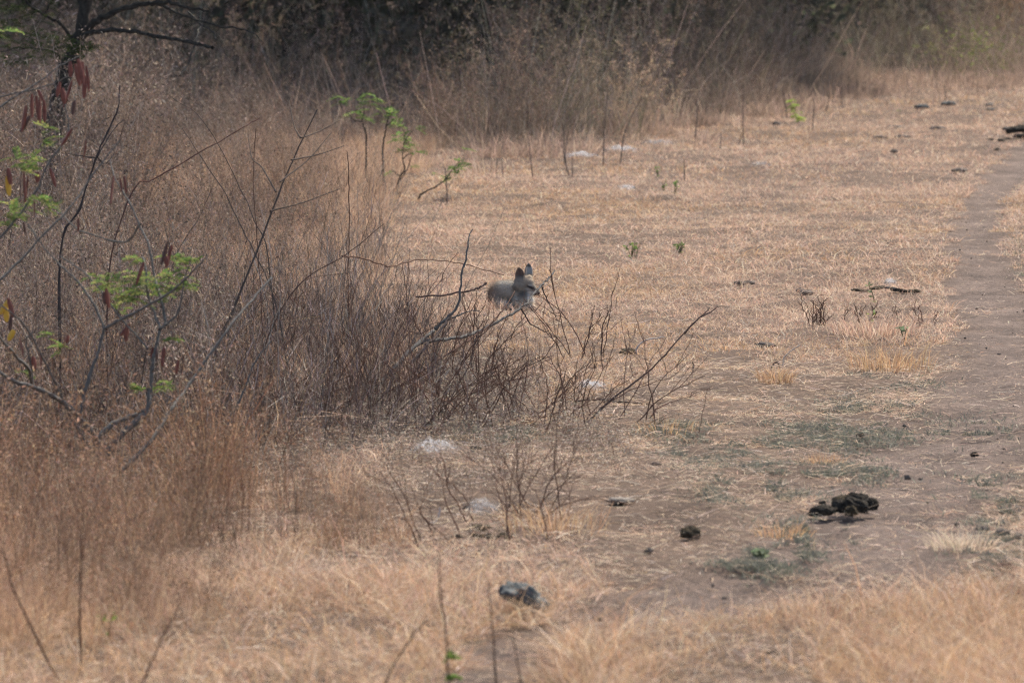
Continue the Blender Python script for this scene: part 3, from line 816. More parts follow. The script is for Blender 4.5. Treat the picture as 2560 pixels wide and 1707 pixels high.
def build_pod_shrub():
    r = np.random.default_rng(21)
    base = gp(238, 1262)
    Y = base[1]
    root = empty('pod_shrub', base)
    tag(root, 'grey branched shrub hung with red brown seed pods and feathery green leaves', 'shrub')
    GB = (0.095, 0.088, 0.082)
    tr = Tubes()
    tr.add(np.vstack([base - [0, 0, 0.03], at(240, 1180, Y), at(241, 1130, Y), at(241, 1089, Y)]), 0.012, 0.014, GB, 8, 5, 0.001, 0.3)
    tr.build('trunk', M_BARK, root, base)
    px = FPX / Y
    def br(pts, dy, w0, w1, wob=0.0015):
        t = Tubes()
        t.add(pxline(pts, Y, Y + dy), w0 / px / 2, w1 / px / 2, GB, 6, 5, wob, 0.25, r)
        return t.build('branch', M_BARK, root, base)
    br([(241, 1110), (235, 1089), (197, 1042), (150, 1000), (88, 968), (40, 955), (0, 932), (-60, 880)], -0.4, 15, 7)
    br([(82, 966), (70, 922), (40, 890), (0, 845), (-40, 800)], -0.6, 9, 5)
    br([(84, 966), (75, 900), (66, 850), (84, 830)], -0.1, 6, 3)
    br([(197, 1042), (219, 955), (234, 910), (248, 870), (260, 823)], 0.1, 10, 7)
    br([(260, 823), (240, 770), (216, 732), (180, 690), (147, 658), (110, 620), (70, 560)], 0.3, 7, 3)
    br([(260, 823), (310, 795), (365, 766), (431, 727), (480, 680), (520, 640)], -0.2, 8, 3)
    br([(244, 1095), (280, 1060), (314, 1045), (369, 1015), (380, 920), (390, 870), (400, 823)], 0.25, 13, 8)
    br([(400, 823), (385, 780), (369, 730), (362, 660), (355, 643)], 0.3, 7, 4)
    br([(400, 823), (414, 803), (400, 740), (388, 700), (370, 610), (352, 570), (320, 500), (285, 440), (275, 400)], 0.6, 8, 3)
    br([(258, 1150), (300, 1090), (350, 1045), (369, 1020), (372, 970)], 0.1, 17, 10)
    br([(300, 1180), (380, 1097), (430, 1020), (475, 958), (567, 826), (620, 760), (680, 694)], 0.9, 10, 4)
    br([(240, 1165), (225, 1120), (180, 1050), (140, 960), (100, 880), (60, 810), (0, 760)], -0.5, 7, 4)
    br([(369, 870), (290, 780), (220, 690), (150, 640)], 0.4, 5, 3)
    br([(400, 823), (440, 790), (455, 740), (462, 690), (480, 640)], 0.0, 6, 2)
    br([(352, 560), (310, 605), (200, 575), (150, 530), (90, 470)], 0.5, 5, 3)
    br([(0, 700), (60, 640), (140, 555), (190, 500), (230, 440), (300, 350)], 0.4, 6, 3)
    br([(-40, 640), (30, 560), (90, 480), (120, 410), (170, 330), (160, 250)], 0.2, 6, 3)
    br([(-40, 300), (40, 240), (90, 210), (150, 165), (200, 140)], 0.2, 5, 2)
    br([(-40, 250), (30, 235), (80, 225), (140, 205), (170, 190)], -0.1, 4, 2)
    Q, C = [], []
    greens = ((0.13, 0.19, 0.055), (0.17, 0.24, 0.07), (0.09, 0.15, 0.045), (0.24, 0.23, 0.08))
    for (u, v, n, s) in [(340, 690, 5, 60), (300, 715, 5, 60), (270, 700, 4, 55), (330, 745, 5, 55), (370, 720, 5, 55), (410, 700, 4, 55), (445, 690, 4, 50),
                         (470, 650, 4, 45), (455, 715, 4, 50), (300, 770, 3, 50), (250, 720, 3, 45), (390, 740, 3, 45), (490, 655, 2, 40), (430, 650, 3, 40),
                         (340, 650, 3, 40), (230, 700, 2, 40), (310, 745, 3, 45), (355, 700, 4, 50), (420, 730, 3, 45),
                         (415, 960, 3, 42), (350, 975, 3, 42), (385, 975, 2, 38), (120, 840, 2, 35), (150, 870, 2, 35), (430, 850, 2, 30), (60, 930, 2, 30),
                         (60, 420, 4, 50), (80, 400, 4, 45), (40, 400, 3, 45), (30, 530, 4, 50), (60, 520, 3, 45), (120, 515, 4, 50), (100, 500, 3, 45),
                         (120, 330, 2, 50), (105, 355, 2, 50), (5, 85, 2, 60), (30, 545, 3, 45), (85, 420, 3, 45), (10, 560, 3, 45)]:
        q, c = leaf_spray(at(u, v, Y + 0.15 + r.normal(0, 0.12)), n * 2 + 1, s / px, r, pairs=9, ll=0.018, lw=0.0075, cols=greens)
        Q.append(q); C.append(c)
    Q, C = np.concatenate(Q), np.concatenate(C)
    soup_obj('foliage', Q, C, M_LEAF, root, base)
    pods = [(195, 148, 75, 0.1), (205, 155, 70, -.05), (215, 165, 75, .05), (188, 160, 60, .15), (212, 190, 60, -.1), (175, 155, 40, .1), (180, 200, 80, -.25), (188, 250, 45, -.3),
            (80, 235, 80, 0), (90, 240, 75, .1), (100, 245, 70, -.1), (65, 265, 70, -.25), (75, 290, 55, -.3), (110, 250, 65, .05), (95, 225, 40, .3),
            (55, 420, 80, -.1), (60, 430, 80, .1), (70, 440, 75, -.15), (20, 420, 55, .1), (125, 420, 55, .1), (135, 425, 60, -.2), (95, 430, 35, 0), (150, 205, 40, 0), (155, 220, 45, .1),
            (180, 322, 60, -.6), (215, 350, 60, -.45), (285, 440, 70, -.35), (310, 440, 45, -.05), (300, 445, 40, .2),
            (360, 655, 80, -.12), (420, 603, 65, -.2), (430, 612, 60, -.25), (415, 640, 30, .1), (265, 720, 55, .1), (260, 730, 35, .2),
            (318, 810, 55, -.2), (325, 812, 45, -.6), (382, 868, 40, .1), (392, 870, 40, -.2), (410, 868, 40, -.3), (405, 895, 25, .1), (458, 885, 65, -.45), (445, 900, 45, -.1),
            (160, 840, 40, .3), (170, 838, 25, -.2), (50, 850, 45, .4), (82, 890, 45, .1), (100, 880, 50, .2), (20, 745, 60, .05), (28, 790, 40, .1), (5, 820, 30, .4), (85, 500, 50, .05), (195, 545, 40, .2), (60, 555, 40, .1)]
    for (u, v, L, tl) in pods:
        p = at(u, v, Y + r.normal(0.05, 0.12))
        pod_mesh('pod', p, L * r.uniform(0.75, 1.02) / px, r.uniform(9, 14) / px, tl + r.normal(0, 0.12), r.normal(0, 0.9), M_PODR if r.random() < 0.7 else M_PODD, root, base)
    for (u, v, L, tl) in [(25, 748, 45, -.6), (14, 765, 40, .05), (35, 825, 30, -.5), (18, 440, 50, .1)]:
        o = pod_mesh('pod', at(u, v, Y - 0.1), L / px, 15 / px, tl, 0.2, M_PODY, root, base)
        o['label'] = 'yellow seed pod'
build_pod_shrub()

# ------------------------------------------------------------------ dark thorn tree, top left
def build_tree():
    r = np.random.default_rng(22)
    Y = 38.0
    g = at(120, 545, Y); base = np.array([g[0], Y, 0.0])
    root = empty('thorn_tree', base)
    tag(root, 'dark thorn tree with bare spreading boughs behind the brown weeds', 'tree')
    px = FPX / Y
    t = Tubes()
    t.add(np.vstack([base - [0, 0, 0.1], at(128, 400, Y), at(140, 280, Y), at(158, 200, Y), at(190, 120, Y), at(203, 70, Y), at(215, 0, Y), at(240, -160, Y), at(300, -420, Y)]),
          0.08, 0.03, (0.03, 0.028, 0.026), 9, 6, 0.004, 0.15, r)
    t.build('trunk', M_DARKBARK, root, base)
    def br(pts, dy, w0, w1):
        t = Tubes(); t.add(pxline(pts, Y, Y + dy), w0 / px / 2, w1 / px / 2, (0.05, 0.045, 0.04), 7, 5, 0.005, 0.2, r)
        t.build('branch', M_DARKBARK, root, base)
    br([(205, 90), (230, 62), (270, 40), (329, 18), (384, 9), (430, 8), (470, 20), (520, 28)], -0.6, 20, 5)
    br([(195, 100), (225, 84), (256, 79), (311, 77), (384, 90), (457, 102), (500, 112), (532, 120)], -0.9, 13, 7)
    br([(384, 10), (420, 20), (457, 40), (548, 64), (622, 80), (655, 105)], -1.0, 8, 2)
    br([(470, 30), (500, 60), (530, 80), (540, 100)], -0.8, 5, 2)
    br([(500, 60), (490, 100), (470, 160), (450, 190)], -0.9, 5, 2)
    br([(190, 110), (150, 60), (110, 40), (60, 0), (20, -40)], -0.4, 9, 4)
    br([(110, 40), (125, 10), (150, -30)], -0.2, 6, 3)
    br([(170, 170), (130, 130), (60, 120), (0, 130)], -0.4, 6, 2)
    br([(210, 30), (260, -60), (380, -150), (560, -240)], 0.6, 18, 6)
    br([(212, 20), (150, -80), (30, -200), (-120, -300)], 0.3, 18, 6)
    br([(560, 10), (640, -20), (760, -60)], -1.2, 5, 2)
    Q, C = [], []
    cols = ((0.055, 0.075, 0.03), (0.075, 0.095, 0.035), (0.045, 0.06, 0.028))
    for _ in range(120):
        u, v = r.uniform(-60, 130), r.uniform(5, 165)
        q, c = leaf_spray(at(u, v, Y - 0.4 + r.normal(0, 0.3)), 3, 0.11, r, pairs=7, ll=0.02, lw=0.010, cols=cols); Q.append(q); C.append(c)
    for _ in range(50):
        u, v = r.uniform(130, 230), 120 + r.normal(0, 14)
        q, c = leaf_spray(at(u, v, Y - 0.5 + r.normal(0, 0.2)), 3, 0.10, r, pairs=7, ll=0.02, lw=0.010, cols=cols); Q.append(q); C.append(c)
    for (uu, vv, dy) in [(520, -420, -0.5), (760, -300, 0.4), (900, -520, -1.0), (640, -650, 1.0), (-300, -500, -0.8), (380, -700, 0.6), (1000, -380, 1.2)]:
        br([(300, -420), ((300 + uu) / 2, (vv - 420) / 2 - 60), (uu, vv)], dy, 14, 4)  # added boughs out of view, carrying the widened shading crown
    for _ in range(2400):      # unseen crown above the frame, widened to shade the left weeds
        u, v = r.uniform(-450, 1080), r.uniform(-760, -150)
        q, c = leaf_spray(at(u, v, Y + r.normal(0.2, 1.3)), 4, 0.14, r, pairs=6, ll=0.035, lw=0.018, cols=cols); Q.append(q); C.append(c)
    soup_obj('crown', np.concatenate(Q), np.concatenate(C), M_LEAF, root, base)
build_tree()

# ------------------------------------------------------------------ trees behind the thicket
def back_tree(x, y, h, w, label, seed, cols, name='leafy_tree', low=0.25):
    r = np.random.default_rng(seed)
    base = np.array([x, y, 0.0])
    root = empty(name, base)
    tag(root, label, 'tree', 'trees behind the thicket')
    t = Tubes()
    t.add(np.vstack([base - [0, 0, 0.2], base + [0.1, 0, h * 0.3], base + [r.normal(0, 0.2), 0, h * 0.65]]), 0.13, 0.06, (0.04, 0.035, 0.03), 8, 4, 0.01, 0.1, r)
    tips = []
    for k in range(9):
        a = r.random() * 6.28; z0 = h * (0.2 + 0.4 * r.random())
        e = base + [math.cos(a) * w * 0.4, math.sin(a) * w * 0.35, z0 + h * 0.25 * r.random()]
        t.add(np.vstack([base + [0.05, 0, z0], (base + [0, 0, z0] + e) / 2 + [0, 0, 0.15], e]), 0.05, 0.015, (0.04, 0.035, 0.03), 5, 3, 0.02, 0, r)
        tips.append(e)
    t.build('trunk', M_DARKBARK, root, base)
    nc = 420
    c = r.normal(0, 1, (nc, 3)); c /= np.linalg.norm(c, axis=1)[:, None]; c *= (r.random((nc, 1)) ** 0.4)
    cen = base + c * [w * 0.5, w * 0.4, h * (1 - low) * 0.5] + [0, 0, h * (low + (1 - low) * 0.5)]
    n = 60
    p = (cen[:, None] + r.normal(0, 0.28, (nc, n, 3)) * [1.1, 1.0, 0.8]).reshape(-1, 3)
    m = len(p)
    d1 = r.normal(0, 1, (m, 3)); d1 /= np.linalg.norm(d1, axis=1)[:, None]
    d2 = np.cross(d1, r.normal(0, 1, (m, 3))); d2 /= np.linalg.norm(d2, axis=1)[:, None]
    s1 = 0.085 * (0.6 + 0.8 * r.random((m, 1))); s2 = s1 * 0.45
    Q = np.stack([p - d1 * s1, p + d2 * s2, p + d1 * s1, p - d2 * s2], 1)
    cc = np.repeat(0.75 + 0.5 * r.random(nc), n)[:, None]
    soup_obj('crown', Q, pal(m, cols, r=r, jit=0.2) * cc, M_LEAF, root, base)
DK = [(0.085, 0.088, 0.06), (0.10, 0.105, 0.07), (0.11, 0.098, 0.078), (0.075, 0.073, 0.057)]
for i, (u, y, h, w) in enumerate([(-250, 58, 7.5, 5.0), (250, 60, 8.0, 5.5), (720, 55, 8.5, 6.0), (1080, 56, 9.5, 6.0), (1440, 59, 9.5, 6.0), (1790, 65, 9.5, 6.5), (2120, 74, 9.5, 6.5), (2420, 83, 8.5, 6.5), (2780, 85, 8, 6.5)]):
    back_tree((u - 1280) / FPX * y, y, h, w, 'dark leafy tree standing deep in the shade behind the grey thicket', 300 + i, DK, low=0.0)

# ------------------------------------------------------------------ bushes one can tell apart in the thicket
def bush(name, u, v, h, w, n, cols, label, seed, cat='bush', leafy=0.0, leafc=None, fl=0.02, stems=14, stemc=((0.16, 0.11, 0.08), (0.2, 0.14, 0.1))):
    r = np.random.default_rng(seed)
    base = gp(u, v)
    root = empty(name, base)
    tag(root, label, cat)
    Q, C = [], []
    for k in range(stems):
        q, c = weed(r, h * (0.6 + 0.5 * r.random()), 9, n, 0.45, fl, 0.006, 0.35, 0.3, stemc=stemc, fleckc=cols, start=0.2)
        q = q + np.array([r.normal(0, w * 0.25), r.normal(0, w * 0.2), 0])
        Q.append(q); C.append(c)
    Q, C = np.concatenate(Q), np.concatenate(C)
    st = np.zeros(len(Q), bool)
    soup_obj('stems', Q + base, C, M_WEED, root, base)
    if leafy:
        m = int(leafy)
        p = base + r.normal(0, 1, (m, 3)) * [w * 0.28, w * 0.22, h * 0.2] + [0, 0, h * 0.5]
        p[:, 2] = np.maximum(p[:, 2], base[2] + 0.05)
        d1 = r.normal(0, 1, (m, 3)); d1 /= np.linalg.norm(d1, axis=1)[:, None]
        d2 = np.cross(d1, r.normal(0, 1, (m, 3))); d2 /= np.linalg.norm(d2, axis=1)[:, None]
        s1 = 0.022 * (0.6 + 0.8 * r.random((m, 1))); s2 = s1 * 0.4
        soup_obj('foliage', np.stack([p - d1 * s1, p + d2 * s2, p + d1 * s1, p - d2 * s2], 1), pal(m, leafc, r=r, jit=0.2), M_LEAF, root, base)
bush('olive_bush', 2430, 205, 1.0, 1.3, 8, [(0.26, 0.2, 0.13), (0.32, 0.26, 0.17), (0.2, 0.17, 0.1)], 'bush with sparse yellow green leaves at the far end of the path', 401, 'bush', 700,
     [(0.14, 0.16, 0.05), (0.18, 0.2, 0.06), (0.1, 0.12, 0.04)])
bush('orange_bush', 2560, 150, 1.9, 1.2, 12, [(0.36, 0.2, 0.1), (0.3, 0.16, 0.08), (0.42, 0.26, 0.14)], 'orange brown dead bush standing tall behind the path end', 402, fl=0.022, stems=22)
bush('tan_grass_bush', 1560, 345, 1.05, 1.1, 12, [(0.44, 0.32, 0.22), (0.5, 0.38, 0.27), (0.36, 0.25, 0.17)], 'pale tan grassy bush bulging from the front of the thicket', 403, fl=0.015, stems=26,
     stemc=((0.4, 0.29, 0.2), (0.34, 0.23, 0.16)))
bush('brown_bush', 1130, 372, 0.9, 0.9, 12, [(0.2, 0.13, 0.105), (0.25, 0.17, 0.135), (0.16, 0.105, 0.085)], 'dark reddish brown bush beside the green saplings', 404, fl=0.013, stems=22)
bush('tan_bush', 1300, 375, 0.95, 1.2, 12, [(0.3, 0.215, 0.16), (0.36, 0.26, 0.195), (0.24, 0.17, 0.13)], 'brown tangled bush between the saplings and the tan grassy bush', 405, fl=0.014, stems=26)

# ------------------------------------------------------------------ green saplings and small plants
GREEN = ((0.12, 0.185, 0.06), (0.16, 0.235, 0.07), (0.085, 0.14, 0.05), (0.21, 0.25, 0.085))
def sapling(basepx, lines, leaves, label, seed, Y=None, name='sapling', size=0.1, cols=GREEN, ww=5, ll=0.03, lw=0.014, pairs=7):
    r = np.random.default_rng(seed)
    if Y is None:
        base = gp(*basepx); Y = base[1]
    else:
        base = at(*basepx, Y); base[2] = 0
    root = empty(name, base); tag(root, label, 'sapling')
    px = FPX / Y
    t = Tubes()
    for k, ln in enumerate(lines):
        P = pxline(ln, Y, Y + r.normal(0, 0.08))
        if k == 0:
            P = np.vstack([[P[0][0], Y, base[2] - 0.03], P])
        t.add(P, (ww if k == 0 else ww * 0.6) / px / 2, 1.6 / px / 2, (0.05, 0.042, 0.036), 6, 4, 0.002, 0.1, r)
    t.build('stem', M_TWIG, root, base)
    Q, C = [], []
    for (u, v, n) in leaves:
        q, c = leaf_spray(at(u, v, Y + r.normal(0, 0.06)), n, size, r, pairs=pairs, ll=ll, lw=lw, cols=cols); Q.append(q); C.append(c)
    soup_obj('foliage', np.concatenate(Q), np.concatenate(C), M_LEAF, root, base)
sapling((985, 480), [[(985, 480), (1000, 445), (1012, 422), (1008, 405), (1006, 390), (1010, 360), (1012, 338)], [(998, 452), (1018, 425), (1026, 400), (1032, 380)], [(1008, 398), (1018, 388), (1030, 382)], [(1010, 360), (1020, 340), (1034, 328)], [(1000, 440), (985, 430), (978, 422)]],
        [(995, 348, 4), (980, 345, 2), (1010, 345, 5), (1008, 362, 5), (1025, 362, 5), (1030, 372, 4), (1015, 378, 4), (1004, 380, 4), (1036, 382, 3), (1038, 322, 3), (1028, 412, 3), (990, 350, 3), (985, 432, 2)],
        'young leafy sapling with a forked dark stem at the edge of the brown weeds', 501)
sapling((960, 372), [[(958, 362), (962, 340), (966, 315), (972, 290), (976, 272)], [(966, 315), (985, 300)]],
        [(972, 290, 6), (985, 292, 5), (960, 288, 4), (968, 278, 4), (995, 315, 5), (980, 312, 4), (952, 302, 2), (1000, 318, 3), (985, 280, 3)], 'green sapling with a broad leafy top in front of the dark reddish bush', 502, Y=42.0)
sapling((912, 352), [[(915, 340), (908, 315), (905, 300), (910, 285), (912, 270)], [(905, 305), (885, 300), (870, 285)]],
        [(920, 250, 6), (932, 250, 5), (925, 262, 5), (940, 244, 3), (855, 248, 4), (862, 258, 4), (870, 250, 3), (885, 280, 4), (880, 288, 3), (910, 290, 3), (925, 275, 3), (850, 240, 2), (905, 298, 3)], 'green sapling with two separate leafy heads above the brown weeds', 503, Y=42.5)
sapling((1045, 500), [[(1046, 498), (1055, 484), (1075, 474), (1095, 464), (1112, 450), (1130, 426), (1150, 402)], [(1115, 448), (1128, 444)]],
        [(1140, 420, 5), (1148, 408, 3), (1155, 418, 4), (1140, 432, 4), (1130, 440, 4), (1150, 428, 3), (1098, 444, 2), (1160, 378, 2), (1128, 446, 3)], 'leaning sapling with a long slanting dark stem and light leaves', 504)
sapling((2001, 312), [[(2000, 310), (1990, 290), (1982, 262)]], [(1980, 258, 4), (1982, 268, 5), (1984, 280, 5), (1992, 292, 5), (1998, 302, 4), (2004, 300, 3), (1978, 252, 3)],
        'bright yellow green seedling standing alone before the thicket', 505, size=0.085, cols=((0.34, 0.42, 0.1), (0.4, 0.47, 0.14), (0.28, 0.38, 0.08)), ww=4, lw=0.018)

def herb(u, v, h, n, label, seed, cols=GREEN, lw=0.016, ll=0.03, name='green_herb'):
    """a small upright leafy plant"""
    r = np.random.default_rng(seed)
    base = gp(u, v)
    root = empty(name, base); tag(root, label, 'plant')
    t = Tubes(); Q, C = [], []
    for k in range(max(1, n // 5)):
        a = r.random() * 6.28
        top = base + [math.cos(a) * h * 0.4, math.sin(a) * h * 0.4, h * (0.7 + 0.4 * r.random())]
        L = t.add(np.vstack([base - [0, 0, 0.02], (base + top) / 2 + [0, 0, h * 0.1], top]), 0.003, 0.0015, (0.1, 0.1, 0.05), 5, 3, 0, 0, r)
        for j in range(5):
            p = L[min(len(L) - 1, 1 + int(r.random() * (len(L) - 1)))]
            d = r.normal(0, 1, 3); d[2] = abs(d[2]) * 0.6; d /= np.linalg.norm(d)
            s = np.cross(d, r.normal(0, 1, 3)); s /= np.linalg.norm(s)
            l = ll * (0.7 + 0.6 * r.random())
            Q.append([p, p + d * l * 0.5 + s * lw * 0.5, p + d * l, p + d * l * 0.5 - s * lw * 0.5]); C.append(pal(1, cols, r=r)[0])
    t.build('stem', M_TWIG, root, base)
    soup_obj('foliage', np.array(Q), np.array(C), M_LEAF, root, base)
herb(1578, 642, 0.11, 20, 'small green plant on the tan grass nearest to the fox', 601)
herb(1588, 645, 0.13, 10, 'taller thin green shoot behind the small plant near the fox', 602)
herb(1700, 636, 0.07, 40, 'low round green plant alone in the open tan grass', 603)
herb(1645, 442, 0.09, 15, 'small green plant below the white cobwebs by the thicket', 604)
herb(1656, 478, 0.09, 15, 'pale green sprig beside the smallest cobweb in the grass', 605)
herb(1686, 488, 0.10, 20, 'green sprig with dark base in the upper field', 606)
herb(2250, 292, 0.06, 8, 'tiny green plant by the grey stones at the path end', 607)
herb(2190, 765, 0.13, 10, 'grey green plant with broad leaves among the dead twigs', 608, ((0.16, 0.2, 0.12), (0.2, 0.25, 0.12)))
herb(2170, 820, 0.10, 10, 'yellowish broad leaved plant in the grass near the path', 609, ((0.26, 0.3, 0.08), (0.2, 0.25, 0.12)))
herb(2260, 862, 0.08, 15, 'dull green plant hidden in the grass beside the path', 610, ((0.12, 0.16, 0.09), (0.16, 0.2, 0.12)))
herb(1900, 1420, 0.035, 60, 'flat grey green rosette on the bare soil', 611, ((0.16, 0.2, 0.12), (0.2, 0.24, 0.15)))
herb(1488, 320, 0.1, 15, 'small yellow green shoot at the foot of the tan bush', 612)
herb(268, 1615, 0.12, 12, 'small dark green plant in the front dry grass', 613, ((0.09, 0.14, 0.03), (0.12, 0.18, 0.04)))

# ------------------------------------------------------------------ long dry stems standing singly
def stem(pts, w0, w1, label, cat='dry stem', group=None, Y=None, col=(0.075, 0.05, 0.04), name='dry_stalk', dy=0.0, foot=True, knots=0.2, extra=()):
    if Y is None:
        base = gp(*pts[0]); Y = base[1]
    px = FPX / Y
    P = pxline(pts, Y, Y + dy)
    if foot:
        g = P[0].copy(); g[2] = float(height(np.array([g[0]]), np.array([g[1]]))[0]) - 0.03
        if P[0][2] - g[2] > 0.05:
            P = np.vstack([g, P])
        else:
            P[0] = g
    t = Tubes()
    t.add(P, w0 / px / 2, w1 / px / 2, col, 6, 5, 0.0015, knots)
    for e in extra:
        t.add(pxline(e, Y, Y + dy), w0 * 0.55 / px / 2, w1 * 0.7 / px / 2, col, 5, 4, 0.001, knots)
    o = t.build(name, M_TWIG, None, P[0])
    return tag(o, label, cat, group)

GS = 'bare stems standing at the foot of the thicket'
LS = 'thin dark bare stem standing upright where the field meets the thicket'
for pts in [[(1508, 410), (1511, 320), (1519, 223)], [(1548, 412), (1563, 329), (1600, 252)], [(1411, 412), (1408, 311)], [(1424, 440), (1413, 395), (1420, 336)],
            [(1333, 455), (1322, 351)], [(1432, 446), (1430, 395)], [(1119, 514), (1113, 420)], [(1735, 357), (1742, 300), (1742, 252)], [(1859, 362), (1857, 307), (1859, 212)],
            [(1802, 378), (1802, 330)], [(1970, 302), (1956, 219)], [(2031, 331), (2035, 245)], [(2104, 274), (2104, 212)], [(2143, 250), (2142, 200)],
            [(2063, 283), (2075, 235)], [(1819, 276), (1820, 219)], [(2365, 258), (2363, 212)], [(1854, 336), (1848, 360)][::-1], [(1712, 450), (1710, 400)], [(2217, 265), (2218, 250)], [(1259, 450), (1254, 400)], [(1240, 440), (1243, 395)]]:
    stem(pts, 3.0, 1.6, LS, 'dry stem', GS, col=(0.12, 0.095, 0.08))

GF = 'blurred stalks rising from the near edge'
stem([(1124, 1730), (1113, 1565), (1099, 1466), (1099, 1364)], 6, 2.5, 'blurred dark stalk with green leaves in the near dry grass', group=None, Y=14.6)
stem([(1241, 1730), (1230, 1557), (1223, 1455)], 6, 3, 'blurred dark stalk rising just in front of the grey rock', Y=14.6)
stem([(1305, 1730), (1281, 1587)], 6, 3, 'short blurred stalk on the dirt below the grey rock', Y=14.6)
stem([(954, 1730), (1022, 1601), (1066, 1550)], 5, 3, 'slanting thin stalk left of the dirt strip at the near edge', Y=14.6)
stem([(350, 1730), (398, 1612), (450, 1510)], 6.5, 3, 'thick slanting brown stalk in the near dry grass', Y=14.6, col=(0.11, 0.06, 0.042))
stem([(201, 1690), (201, 1466), (208, 1265)], 6, 3, 'tall straight reddish stalk in front of the tall weeds', Y=15.6, col=(0.09, 0.05, 0.035))
stem([(139, 1690), (47, 1503), (7, 1375)], 7, 4, 'thin brown stalk leaning over the tall dry weeds', Y=15.4, col=(0.1, 0.06, 0.045))
def leafball(u, v, Y, s, seed):
    r = np.random.default_rng(seed)
    base = at(u, v, Y)
    Q, C = leaf_spray(base, 10, s, r, pairs=5, ll=0.016, lw=0.010, cols=((0.13, 0.22, 0.05), (0.17, 0.26, 0.06)))
    return Q, C
r_ = np.random.default_rng(77)
q1, c1 = leafball(1131, 1642, 14.6, 0.028, 71); q2, c2 = leafball(1134, 1692, 14.6, 0.018, 72); q3, c3 = leafball(1120, 1722, 14.6, 0.02, 73)
for o in [o for o in COL.objects if o.name.startswith('dry_stalk') and o.get('label', '').startswith('blurred dark stalk with green')]:
    soup_obj('foliage', np.concatenate([q1, q2, q3]), np.concatenate([c1, c2, c3]), M_LEAF, o, np.array(o.location))

# long bare canes rising out of the left thicket
CANE = (0.085, 0.068, 0.058)
stem([(505, 1100), (541, 880), (600, 735), (662, 575), (720, 428), (793, 274)], 8, 2.5, 'longest straight cane reaching high above the brown weeds', 'cane', Y=23.2, col=CANE, name='bare_cane', dy=0.5,
     extra=[[(752, 345), (735, 315), (722, 250)], [(752, 345), (800, 328), (850, 300)], [(728, 400), (790, 388), (860, 365)], [(690, 480), (655, 420), (630, 395), (620, 330)], [(676, 528), (760, 505), (850, 472)], [(700, 455), (770, 400), (830, 330)]])
stem([(730, 1000), (690, 760), (640, 640), (600, 560), (560, 480), (500, 390), (455, 320)], 4, 1.6, 'cane leaning back over the weeds with knobbly tip', 'cane', Y=24.4, col=CANE, name='bare_cane', dy=0.3)
stem([(700, 1000), (670, 640), (640, 560), (600, 470), (545, 360), (490, 285), (430, 245)], 3.5, 1.5, 'slender cane crossing behind the longest cane', 'cane', Y=25.0, col=CANE, name='bare_cane', dy=0.3)
stem([(270, 700), (330, 480), (382, 448), (470, 400), (590, 330), (650, 295)], 4.5, 2, 'cane slanting low across the weeds to a knotted tip', 'cane', Y=23.0, col=(0.09, 0.05, 0.042), name='bare_cane', dy=0.6)
stem([(150, 640), (200, 520), (240, 395), (270, 330), (295, 270), (300, 215)], 6, 2.5, 'thorny dark cane ending in a white tuft', 'cane', Y=22.6, col=(0.05, 0.042, 0.04), name='bare_cane', dy=0.2, knots=0.6,
     extra=[[(243, 392), (280, 330), (308, 300)], [(240, 395), (205, 390), (170, 385)], [(243, 392), (262, 410), (285, 385)]])
stem([(870, 700), (873, 560), (872, 450), (868, 380)], 3.2, 1.8, 'upright brown stem at the sunny edge of the weeds', 'cane', Y=26.5, col=(0.1, 0.055, 0.04), name='bare_cane')
stem([(660, 900), (650, 700), (640, 560), (632, 450), (640, 320)], 3.2, 1.6, 'reddish upright stem standing among the brown weeds', 'cane', Y=24.8, col=(0.11, 0.06, 0.045), name='bare_cane')
stem([(610, 1000), (690, 800), (760, 700), (860, 640), (960, 560)], 4.2, 1.6, 'cane arching toward the clearing over the weeds', 'cane', Y=24.0, col=(0.085, 0.055, 0.045), name='bare_cane', dy=0.4,
     extra=[[(760, 700), (800, 690), (880, 680)], [(690, 800), (760, 790), (850, 740)]])
stem([(350, 1000), (370, 860), (400, 780), (440, 640), (500, 540), (530, 470)], 3.6, 1.6, 'dark cane between the pod shrub and the longest cane', 'cane', Y=22.0, col=CANE, name='bare_cane')
stem([(560, 1150), (570, 1060), (600, 1000), (640, 900), (680, 850)], 7, 2.5, 'weathered grey cane behind the pod shrub', 'cane', Y=21.8, col=(0.13, 0.125, 0.12), name='bare_cane')

